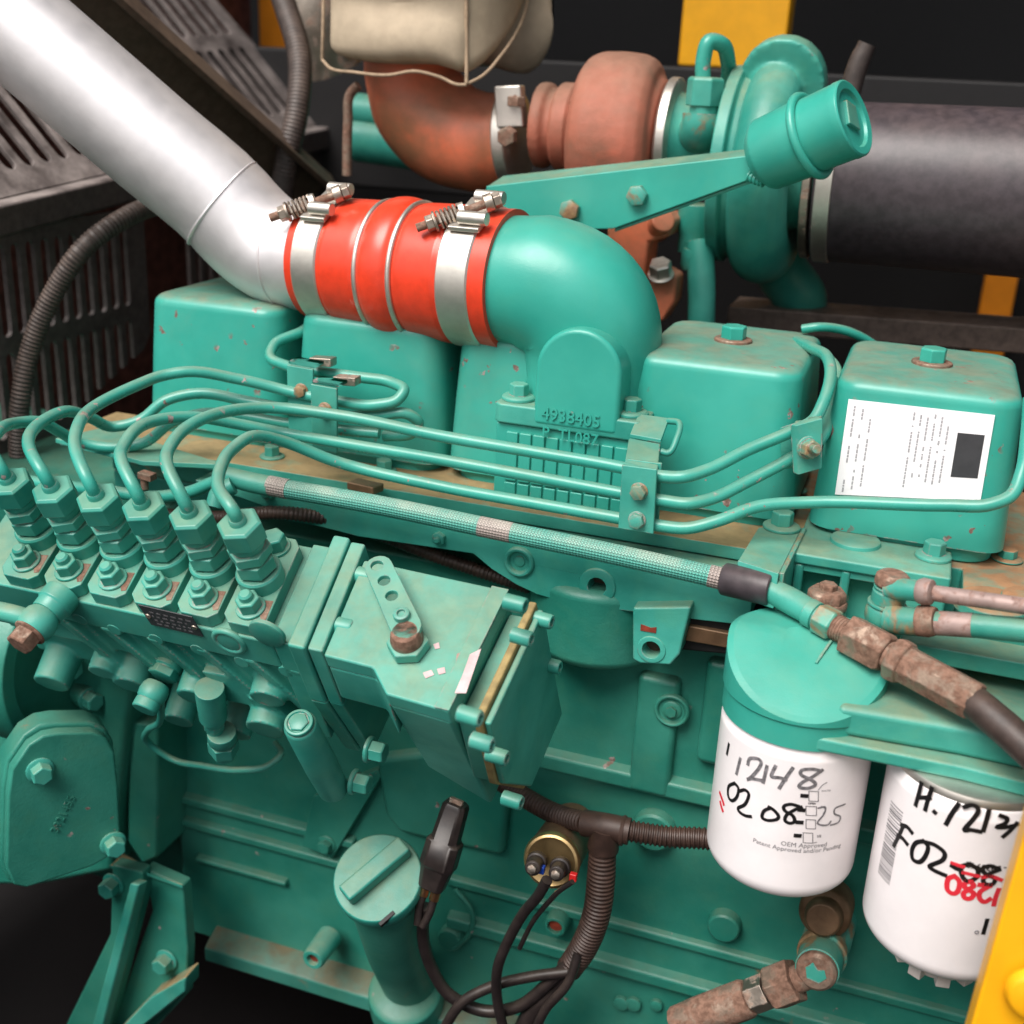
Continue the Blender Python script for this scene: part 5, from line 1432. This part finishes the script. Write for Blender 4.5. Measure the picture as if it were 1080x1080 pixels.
# ================================================================== low right fittings and hose
lf = thing('oil_fitting', 'stacked dirty pipe fitting under the white filters with flaking paint on its end', 'fitting', atY(865, 1000, .70))
c = atY(862, 1022, .670); b = atY(874, 985, .72)
ax = (c - b).normalized()
fin(MB().lathe(b, ax, [(-.03, .016), (.010, .0165), (.012, .0150), (.022, .0145), (.024, .0165), (.032, .0168), (.034, .0150), (.052, .0145)], 36), 'elbow_body', 'rusty_paint', lf, bev=.0008)
fin(MB().lathe(c - ax * .006, ax, [(0, .0128), (.004, .0138), (.010, .0132), (.012, .0110), (.012, .0003)], 32), 'end_plug', 'rust', lf, bev=.0006)
fin(MB().prism([c + ax * .0061 + frame_of(ax)[0] * x + frame_of(ax)[1] * y for x, y in ((-.006, -.003), (-.001, -.007), (.004, -.005), (.003, -.001), (.007, .003), (.002, .007), (-.005, .005))], ax * .0004), 'paint_flake', 'paint', lf, bev=0)
hc = thing('cap_nut', 'dark brown round cap fitting between the two white filters', 'cap', atY(870, 968, .71))
c = atY(869, 966, .695); ax2 = V((-.05, -.9, .25)).normalized()
fin(MB().lathe(c - ax2 * .03, ax2, [(0, .0175), (.024, .0175), (.026, .0160), (.028, .0125), (.036, .0120), (.038, .0105), (.038, .0003)], 36), 'cap_body', 'brown_metal', hc, bev=.0008)
hh = thing('hydraulic_hose_end', 'brown hydraulic hose end with hex nuts entering at the bottom', 'hose end', atY(780, 1055, .66))
p0, p1 = atY(848, 1030, .672), atY(690, 1090, .665)
ax = (p1 - p0).normalized()
fin(MB().hexa(p0 + ax * .006, ax, .0155, .020, ph=.2), 'swivel_nut', 'rust', hh, bev=.001)
fin(MB().hexa(p0 + ax * .0275, ax, .0120, .015, ph=.5), 'hex_nut', 'steel', hh, bev=.0008)
fin(MB().lathe(p0 + ax * .042, ax, [(0, .0118), (.003, .0132), (.04, .0132), (.06, .0125)], 12), 'crimp_ferrule', 'rust', hh, bev=.0008)
fin(MB().lathe(p0 - ax * .004, ax, [(0, .009), (.012, .009)], 24), 'stem', 'rust', hh, bev=.0003)

# ================================================================== sensor, plugs, harness
sn = thing('pressure_sensor', 'brass and brown oil pressure sensor with two black terminals', 'sensor', atY(590, 880, .72))
s_e = atY(579, 912, .655); s_b = atY(604, 872, .735)
ax = (s_e - s_b).normalized(); L = (s_e - s_b).length
fin(MB().lathe(s_b, ax, [(0, .0185), (L * .86, .0190)], 40), 'body', 'brown_metal', sn, bev=.0008)
fin(MB().lathe(s_b + ax * (L * .85), ax, [(0, .0196), (.003, .0200), (.006, .0188), (.0068, .0170), (.0055, .014), (.0055, .0003)], 40), 'rim', 'brass', sn, bev=.0003)
h_, v_ = frame_of(ax, V((1, 0, 0)))
for s, q in ((-1, 'blue'), (1, 'redplastic')):
    p = s_e + h_ * (.0082 * s) + v_ * .001 + ax * .002
    fin(MB().lathe(p, ax, [(-.002, .0072), (.0025, .0070), (.003, .0056), (.013, .0054), (.014, .0044), (.014, .0003)], 22), 'terminal', 'wire', sn, bev=.0003)
    fin(MB().bolt(p + ax * .0135, ax, .0034, .003), 'terminal_screw', 'steel', sn, bev=.0003)
    pq = p + ax * .008 + V((.002 + .006 * (s > 0), 0, -.006))
    fin(MB().box(pq, V((.005, 0, 0)), V((0, .004, 0)), V((0, 0, .006))), 'wire_tag', q, sn, bev=.0008)
pc_ = thing('plug_connector', 'black plug connector with two copper bands hanging beside the oil filler', 'connector', atY(465, 890, .66))
a, b = atY(482, 846, .665), atY(455, 936, .648)
ax = (b - a).normalized(); L = (b - a).length; sx_ = V((1, 0, 0)); sx_ = (sx_ - ax * sx_.dot(ax)).normalized(); sy_ = ax.cross(sx_)
def sec(t_, w_, d_): o = a + ax * t_; return [o + sx_ * w_ * i + sy_ * d_ * j for i, j in ((-1, -.6), (-.6, -1), (.6, -1), (1, -.6), (1, .6), (.6, 1), (-.6, 1), (-1, .6))]
fin(MB().ring_loft([sec(0, .0075, .007), sec(.003, .009, .008), sec(L * .42, .0100, .0085), sec(L * .45, .0125, .0100), sec(L * .72, .0128, .010), sec(L * .76, .0112, .009), sec(L, .0090, .0075)]), 'shell', 'wire', pc_, bev=.0012)
for k in (-1, 0, 1): fin(MB().box(a + sx_ * (.0052 * k - .0015) - sy_ * .0088 + ax * .003, sx_ * .003, ax * (L * .38), sy_ * -.0016), 'rib', 'wire', pc_, bev=.0006)
fin(MB().box(a + sx_ * -.004 - sy_ * .0098 + ax * (L * .5), sx_ * .008, ax * (L * .16), sy_ * -.002), 'latch', 'wire', pc_, bev=.0006)
fin(MB().box(a + sx_ * -.005 - ax * .003, sx_ * .010, ax * .004, sy_ * .004), 'pin_row', 'steel', pc_, bev=.0005)
for k in (-1, 1):
    p = b + sx_ * (.0042 * k)
    fin(MB().lathe(p - ax * .001, ax, [(0, .0036), (.009, .0036)], 18), 'copper_band', 'copper', pc_, bev=.0004)
    fin(MB().tube([p + ax * .006, p + ax * .018, b + ax * .03 + sx_ * (.002 * k)], .0030, n=12), 'lead', 'wire', pc_, bev=0)

ch = thing('wiring_harness', 'brown-black ribbed wiring harness with a T-junction beside the sensor', 'wiring harness', atY(640, 880, .68))
jc = atY(640, 873, .68)
fin(MB().tube([atY(700, 885, .685) + V((.08, .0, -.013)), atY(760, 888, .69), atY(700, 882, .685), atY(662, 876, .68)], .0075, n=18, corr=.0032, corr_d=.0011), 'conduit_branch', 'harness', ch, bev=0)
fin(MB().tube([atY(618, 868, .682), atY(585, 858, .70), atY(555, 842, .715), atY(530, 825, .73)], .0075, n=18, corr=.0032, corr_d=.0011), 'conduit_branch', 'harness', ch, bev=0)
fin(MB().tube([atY(636, 888, .678), atY(634, 925, .676), atY(630, 960, .675), atY(615, 1000, .678), atY(600, 1022, .68)], .0095, n=20, radii=[.0095, .0100, .0100, .0100, .0095], corr=.0032, corr_d=.0011), 'conduit_branch', 'harness', ch, bev=0)
t = MB().tube([atY(616, 868, .681), atY(640, 872, .679), atY(664, 877, .68)], .0092, n=24)
fin(t, 't_junction', 'harness', ch, bev=0)
fin(MB().tube([atY(639, 872, .679), atY(636, 895, .678)], .0108, n=24), 't_stem', 'harness', ch, bev=0)
fin(MB().torus(atY(657, 876, .68), atY(664, 877, .68) - atY(640, 872, .679), .0088, .0018, 30, 8), 't_collar', 'harness', ch, bev=0)
fin(MB().tube([atY(606, 1012, .68), atY(590, 1035, .68), atY(568, 1058, .675), atY(545, 1100, .67)], .0075, n=18), 'tape_wrap', 'wire', ch, bev=0)
def wire(pts, r, label):
    tag(fin(MB().tube([atY(*p) for p in pts], r, n=12), 'cable', 'wire', None, bev=0), label, 'cable')
wire([(449, 956, .648), (446, 985, .65), (455, 1020, .655), (475, 1050, .66), (510, 1066, .665), (545, 1062, .668), (575, 1040, .672), (600, 1015, .676)], .0046, 'thick black cable curving from the plug connector to the harness')
wire([(577, 928, .640), (568, 944, .642), (553, 962, .648), (537, 990, .65), (525, 1020, .65), (524, 1050, .655), (532, 1090, .66)], .0038, 'black cable dropping from the sensor terminals')
wire([(600, 1025, .672), (560, 1030, .668), (520, 1040, .662), (490, 1055, .655), (465, 1090, .65)], .0040, 'black cable crossing low from the harness to the bottom edge')
wire([(610, 1005, .670), (600, 1035, .664), (575, 1065, .66), (560, 1100, .66)], .0034, 'thin black cable hanging under the harness end')
wire([(604, 930, .636), (592, 938, .638), (578, 952, .644), (562, 972, .650), (548, 1000, .654)], .0018, 'thin wire from the red terminal tag')

# ================================================================== turbocharger and its neighbours
tb = thing('turbocharger', 'turbocharger with rust brown turbine and teal compressor housing', 'turbocharger', atY(740, 150, 1.05))
TY = 1.03
tax = V((1, .0, -.02)).normalized()
# turbine side
tc = atY(660, 140, TY + .01)
t = MB()
t.lathe(tc - tax * .078, tax, [(0, .036), (.010, .036), (.012, .031), (.045, .031)], 48)
sp = []
for i in range(40):
    q = 2 * PI * i / 40; R_ = .035 + .010 * (q / (2 * PI)); rr_k = .020 + .007 * (q / (2 * PI))
    e = V((0, math.cos(q - 2.0), math.sin(q - 2.0)))
    sg = lambda x: math.copysign(abs(x) ** .62, x)
    sp.append([tc - tax * .004 + e * R_ + tax * (rr_k * 1.35 * sg(math.cos(2 * PI * k / 16))) + e * (rr_k * sg(math.sin(2 * PI * k / 16))) for k in range(16)])
t.ring_loft(sp)
t.lathe(tc - tax * .034, tax, [(0, .034), (.004, .046), (.060, .048), (.066, .044)], 56)
t.prism([atY(x, y, TY - .02) for x, y in ((648, 190), (700, 175), (690, 260), (660, 250))], V((0, .05, 0)))
fin(t, 'turbine_housing', 'iron', tb, remesh=.0022, smooth_it=4)
fin(MB().lathe(tc - tax * .060, tax, [(0, .0345), (.003, .037), (.014, .037), (.017, .0345)], 48), 'outlet_collar', 'iron', tb, bev=.001)
fin(MB().lathe(tc + tax * .034, tax, [(0, .044), (.002, .0475), (.009, .0475), (.011, .044)], 56), 'band_clamp', 'band', tb, bev=.0006)
t = MB().lathe(tc + tax * .040, tax, [(0, .040), (.010, .034), (.030, .030), (.050, .034), (.062, .040)], 48)
fin(t, 'bearing_housing', 'dusty', tb, bev=.001)
# compressor side
cc = atY(812, 178, TY + .02)
t = MB().lathe(cc - tax * .040, tax, [(0, .048), (.002, .079), (.012, .080), (.014, .074), (.024, .072)], 72)
fin(t, 'backplate', 'dusty', tb, bev=.0015)
t = MB(); sp = []
for i in range(56):
    f_ = i / 55; q = 2 * PI * f_ * 1.0; R_ = .066 + .006 * f_; rk = .021 + .013 * f_
    e = V((0, math.cos(q + 1.9), math.sin(q + 1.9)))
    sp.append([cc + tax * (.004 * f_) + e * R_ + tax * (rk * math.cos(2 * PI * k / 18)) + e * (rk * math.sin(2 * PI * k / 18)) for k in range(18)])
t.ring_loft(sp)
t.lathe(cc - tax * .022, tax, [(0, .060), (.022, .062), (.034, .052), (.050, .046), (.075, .046), (.076, .040)], 56)
fin(t, 'compressor_housing', 'paint', tb, remesh=.0022, smooth_it=4)
# outlet of the compressor, hidden low
fin(MB().tube([cc + V((.0, .05, -.05)), cc + V((.01, .07, -.09)), cc + V((.03, .09, -.12)), cc + V((.02, .12, -.15))], .024, n=28), 'outlet_duct', 'paint', tb, bev=0)
# manifold flange bits, rust orange
em = thing('exhaust_manifold', 'orange rusty exhaust manifold flange showing behind the elbow', 'exhaust manifold', atY(690, 280, .98))
t = MB().prism([atY(x, y, .985) for x, y in ((640, 240), (665, 225), (700, 222), (712, 234), (705, 250), (684, 256), (676, 330), (640, 330))], V((0, .04, 0)))
t.prism([atY(x, y, .975) for x, y in ((684, 300), (700, 284), (714, 292), (712, 318), (700, 338), (684, 345))], V((0, .03, 0)))
fin(t, 'flange', 'exhaust', em, bev=.003, seg=3)
fin(MB().cyl(atY(700, 232, .98), atY(692, 240, .995), .010, n=24), 'stud_boss', 'exhaust', em, bev=.002)
fin(MB().bolt(atY(697, 290, .972), V((0, -.5, .85)), .0095, .011, .011, .002), 'bolt', 'band', em, bev=.0008)
# oil feed loop
of_ = thing('oil_feed_line', 'teal turbo oil feed line bent in a tight loop with hex fitting', 'pipe', atY(742, 130, TY))
p = [atY(742, 92, TY - .03), atY(742, 62, TY - .03), atY(748, 44, TY - .028), atY(760, 46, TY - .02), atY(768, 66, TY), atY(766, 100, TY + .03), atY(764, 150, TY + .05)]
fin(MB().tube(p, .0062, n=18), 'pipe_body', 'pipe', of_, bev=0)
fin(MB().hexa(atY(742, 112, TY - .03), VZ, .0150, .022).lathe(atY(742, 121, TY - .03), VZ, [(0, .0115), (.010, .0115)], 24), 'hex_fitting', 'dusty', of_, bev=.001)
fin(MB().tube([atY(742, 120, TY - .03), atY(741, 130, TY - .03), atY(734, 142, TY - .01)], .0165, n=26), 'elbow_fitting', 'rusty_paint', of_, bev=.001)
dt = thing('oil_drain_tube', 'upright teal oil drain tube under the turbocharger', 'pipe', atY(740, 330, 1.0))
fin(MB().tube([atY(738, 255, 1.01), atY(740, 300, 1.0), atY(739, 360, 1.0)], .0115, n=24), 'pipe_body', 'paint', dt, bev=0)
fin(MB().lathe(atY(737, 262, 1.01), -VZ, [(0, .0125), (.004, .0140), (.014, .0140), (.018, .0125)], 28), 'collar', 'dusty', dt, bev=.0008)
fin(MB().lathe(atY(735, 215, 1.02), -VZ, [(0, .0150), (.020, .0150), (.024, .0130), (.040, .0125)], 28), 'upper_fitting', 'dusty', dt, bev=.0008)

# black rubber intake hose with band
ih = thing('intake_hose', 'wide black rubber intake hose leaving the turbocharger compressor', 'hose', atY(960, 205, TY))
i0, i1 = atY(842, 190, TY + .02), atY(1130, 208, TY + .02)
ia = (i1 - i0).normalized()
fin(MB().lathe(i0 + ia * .018, ia, [(0, .060), (.001, .0635), (.30, .0650), (.62, .0655), (.62, .055)], 72), 'hose_body', 'rubber', ih, bev=.0004)
fin(MB().lathe(i0 + ia * .020, ia, [(0, .0637), (.0006, .0648), (.0124, .0648), (.013, .0640)], 72), 'band', 'band', ih, bev=0)
fin(MB().lathe(i0 + ia * .0095, ia, [(0, .0615), (.0006, .0626), (.006, .0626), (.0066, .0615)], 72), 'band', 'steel', ih, bev=0)
gp = thing('small_hose', 'short dark hose end leaning up behind the teal cup', 'hose', atY(900, 70, TY + .06))
fin(MB().tube([atY(893, 112, TY + .06), atY(898, 92, TY + .06), atY(906, 66, TY + .06), atY(915, 46, TY + .06)], .0085, n=18, radii=[.0090, .0088, .0085, .0075]), 'hose_body', 'conduit', gp, bev=0)

# long tapered arm with cup
ar = thing('arm_bracket', 'long tapered teal steel arm with two bolts, ending in a cup', 'support arm', atY(660, 200, .92))
AY = .915
f__ = [atY(516, 196, AY), atY(795, 160, AY), atY(800, 187, AY), atY(650, 243, AY + .001), atY(632, 239, AY), atY(600, 228, AY), atY(517, 199, AY)]
fin(MB().prism([atY(514, 196, AY), atY(796, 163, AY), atY(801, 186, AY), atY(648, 241, AY), atY(560, 243, AY), atY(512, 240, AY)], V((0, -.003, 0))), 'front_plate', 'smooth', ar, bev=.001)
q = [atY(514, 196, AY), atY(796, 163, AY)]
k2 = [q[0] + V((.002, .030, .006)), q[1] + V((0, .020, .004))]
fin(MB().prism([q[0], q[1], k2[1], k2[0]], V((0, 0, -.003))), 'top_plate', 'dusty', ar, bev=.001)
q = [atY(801, 186, AY), atY(648, 241, AY)]
fin(MB().prism([q[0], q[1], q[1] + V((0, .03, .001)), q[0] + V((0, .02, .001))], V((0, 0, -.003))), 'lower_plate', 'paint', ar, bev=.001)
for x, y in ((602, 221), (673, 206)):
    fin(MB().bolt(atY(x, y, AY - .003), V((0, -1, 0)), .0082, .007, ph=x), 'bolt', 'rusty_paint', ar, bev=.0007)
ca_, cb_ = atY(806, 164, AY), atY(901, 124, AY - .020)
cx_ = (cb_ - ca_).normalized(); CL = (cb_ - ca_).length
t = MB().lathe(ca_, cx_, [(-.006, .018), (0, .0245), (.003, .0262), (CL * .52, .0275), (CL * .54, .0262)], 48)
fin(t, 'cup_body', 'smooth', ar, bev=.0008)
fin(MB().torus(ca_ + cx_ * (CL * .53), cx_, .0285, .0032, 56, 10), 'cup_ring', 'smooth', ar, bev=0)
fin(MB().lathe(ca_ + cx_ * (CL * .54), cx_, [(0, .0262), (CL * .36, .0268), (CL * .38, .0272), (CL * .45, .0270), (CL * .465, .0258), (CL * .455, .0205), (CL * .42, .0195), (CL * .42, .0003)], 48), 'cup_end', 'smooth', ar, bev=.0004)
fin(MB().prism([ca_ + cx_ * (CL * 1.0) + frame_of(cx_)[0] * a + frame_of(cx_)[1] * b for a, b in ((-.009, -.006), (.008, -.009), (.013, .004), (-.004, .010))], cx_ * -.024), 'inner_disc', 'dirty', ar, bev=.001)
t = MB().tube([atY(790, 186, AY - .004), atY(797, 189, AY - .006), atY(806, 192, AY - .008)], .0042, n=14, corr=.003, corr_d=.001)
fin(t, 'weld_bead', 'smooth', ar, bev=0)

# exhaust elbow, clamp and heat wrap
ex = thing('exhaust_elbow', 'thick rust brown exhaust elbow curving out under the beige wrap', 'exhaust pipe', atY(460, 130, 1.05))
EY = 1.05
P = [atY(432, 40, EY), atY(434, 78, EY), atY(446, 112, EY), atY(470, 138, EY), atY(500, 149, EY), atY(534, 148, EY)]
fin(MB().tube(P, .047, n=48, res=6, radii=[.040, .042, .046, .046, .044, .0400]), 'pipe_body', 'exhaust', ex, bev=0)
vc = thing('band_clamp', 'silver V-band clamp with bolt joining brown elbow and turbocharger', 'clamp', atY(540, 140, EY))
o = atY(541, 146, EY); d = (P[5] - P[4]).normalized()
fin(MB().lathe(o - d * .007, d, [(0, .0400), (.002, .0435), (.012, .0435), (.014, .0400)], 56), 'band', 'band', vc, bev=.0006)
t = MB(); bq = atY(538, 118, EY - .046)
fin(MB().box(bq + V((-.012, 0, -.014)), (.024, 0, .002), (0, .014, 0), (-.004, 0, .034)), 'lug', 'band', vc, bev=.002)
fin(MB().bolt(atY(537, 143, EY - .050), V((0, -1, -.1)), .0085, .010), 'nut', 'rust', vc, bev=.0008)
fin(MB().cyl(atY(543, 112, EY - .045), atY(546, 96, EY - .04), .0045, n=16).hexa(atY(544, 112, EY - .045), VZ, .008, .008), 'bolt', 'rust', vc, bev=.0005)

hw = thing('heat_wrap', 'beige quilted heat blanket with sewn seams over the exhaust', 'heat blanket', atY(440, 40, EY))
HY = EY - .075
def hwp(x, y, Y=HY): return atY(x, y, Y)
cols = []
bx = [(341, 62), (350, 71), (375, 75), (410, 78), (440, 74), (465, 80), (484, 88), (493, 88)]
n = len(bx); rows = 9
vs = []
random.seed(11)
front, back = [], []
for i, (x, y) in enumerate(bx):
    fcol = []
    for j in range(rows):
        t_ = j / (rows - 1); yy = y - t_ * (y + 120)
        xx = x + (4 if i in (0,) else 0) * t_
        bulge = .020 * math.sin(PI * i / (n - 1)) * (math.sin(PI * min(1, t_ * 2.2 + .12)) if t_ < .4 else 1) + .002 * math.sin(i * 2.1 + j * 1.3)
        fcol.append(hwp(xx, yy, HY - bulge))
    front.append(fcol)
side = []
for k, (x, y, Y) in enumerate(((508, 80, HY + .010), (528, 58, HY + .03), (543, 36, HY + .06), (553, 12, HY + .10), (556, -10, HY + .14))):
    side.append([hwp(x + 2 * j / (rows - 1), y - j / (rows - 1) * (y + 120), Y) for j in range(rows)])
allc = front + side
backc = [[p + V((0, .17, 0)) for p in c_] for c_ in front] + [[V((p.x, max(p.y + .02, HY + .17), p.z)) for p in c_] for c_ in side]
ringsH = []
for j in range(rows):
    ringsH.append([c_[j] for c_ in allc] + [c_[j] for c_ in reversed(backc)])
w_ = fin(MB().ring_loft(ringsH), 'blanket', 'cloth', hw, bev=0, ang=80)
sb = w_.modifiers.new('s', 'SUBSURF'); sb.levels = 2; sb.render_levels = 2
fin(MB().tube([p + V((0, -.002, 0)) for p in front[-1]], .0016, n=10), 'seam', 'cloth_dark', hw, bev=0)
fin(MB().tube([p + V((0, -.002, -.001)) for p in [c_[0] for c_ in front]], .0014, n=10), 'hem', 'cloth_dark', hw, bev=0)
fin(MB().tube([p + V((0, -.002, 0)) for p in front[0]], .0014, n=10), 'seam', 'cloth_dark', hw, bev=0)
fin(MB().tube([c_[0] + V((.001, -.001, 0)) for c_ in [front[-1]] + side], .0014, n=10), 'hem', 'cloth_dark', hw, bev=0)

# silver duct behind the wrap, copper tube, teal pipe stub
o = fin(MB().tube([atY(318, -30, 1.25), atY(332, 20, 1.25), atY(352, 70, 1.27)], .036, n=32), 'exhaust_duct', 'steel', None, bev=0)
tag(o, 'dull silver duct end beside the beige heat blanket', 'duct')
o = fin(MB().tube([atY(378, 90, 1.0), atY(370, 98, 1.0), atY(367, 130, 1.0), atY(366, 185, 1.0)], .0042, n=14), 'copper_tube', 'rust', None, bev=0)
tag(o, 'thin rusty tube standing left of the brown exhaust elbow', 'pipe')
wp = thing('water_pipe', 'short double teal pipe behind the brown exhaust elbow', 'pipe', atY(410, 135, 1.2))
for y, r in ((117, .018), (146, .024)):
    fin(MB().tube([atY(378, y, 1.2), atY(450, y + 10, 1.2), atY(520, y + 15, 1.2)], r, n=28), 'pipe_body', 'paint', wp, bev=0)
# steel channel behind the covers
a = atY(768, 323, 1.10); b = a + (atY(1100, 348, 1.10) - a) * 2.6
t = MB().prism([a, b, b + V((0, 0, -.022)), a + V((0, 0, -.022))], V((0, .06, 0)))
tag(fin(t, 'steel_channel', 'channel', bev=.002), 'dusty brown steel channel lying behind the rocker covers', 'channel')
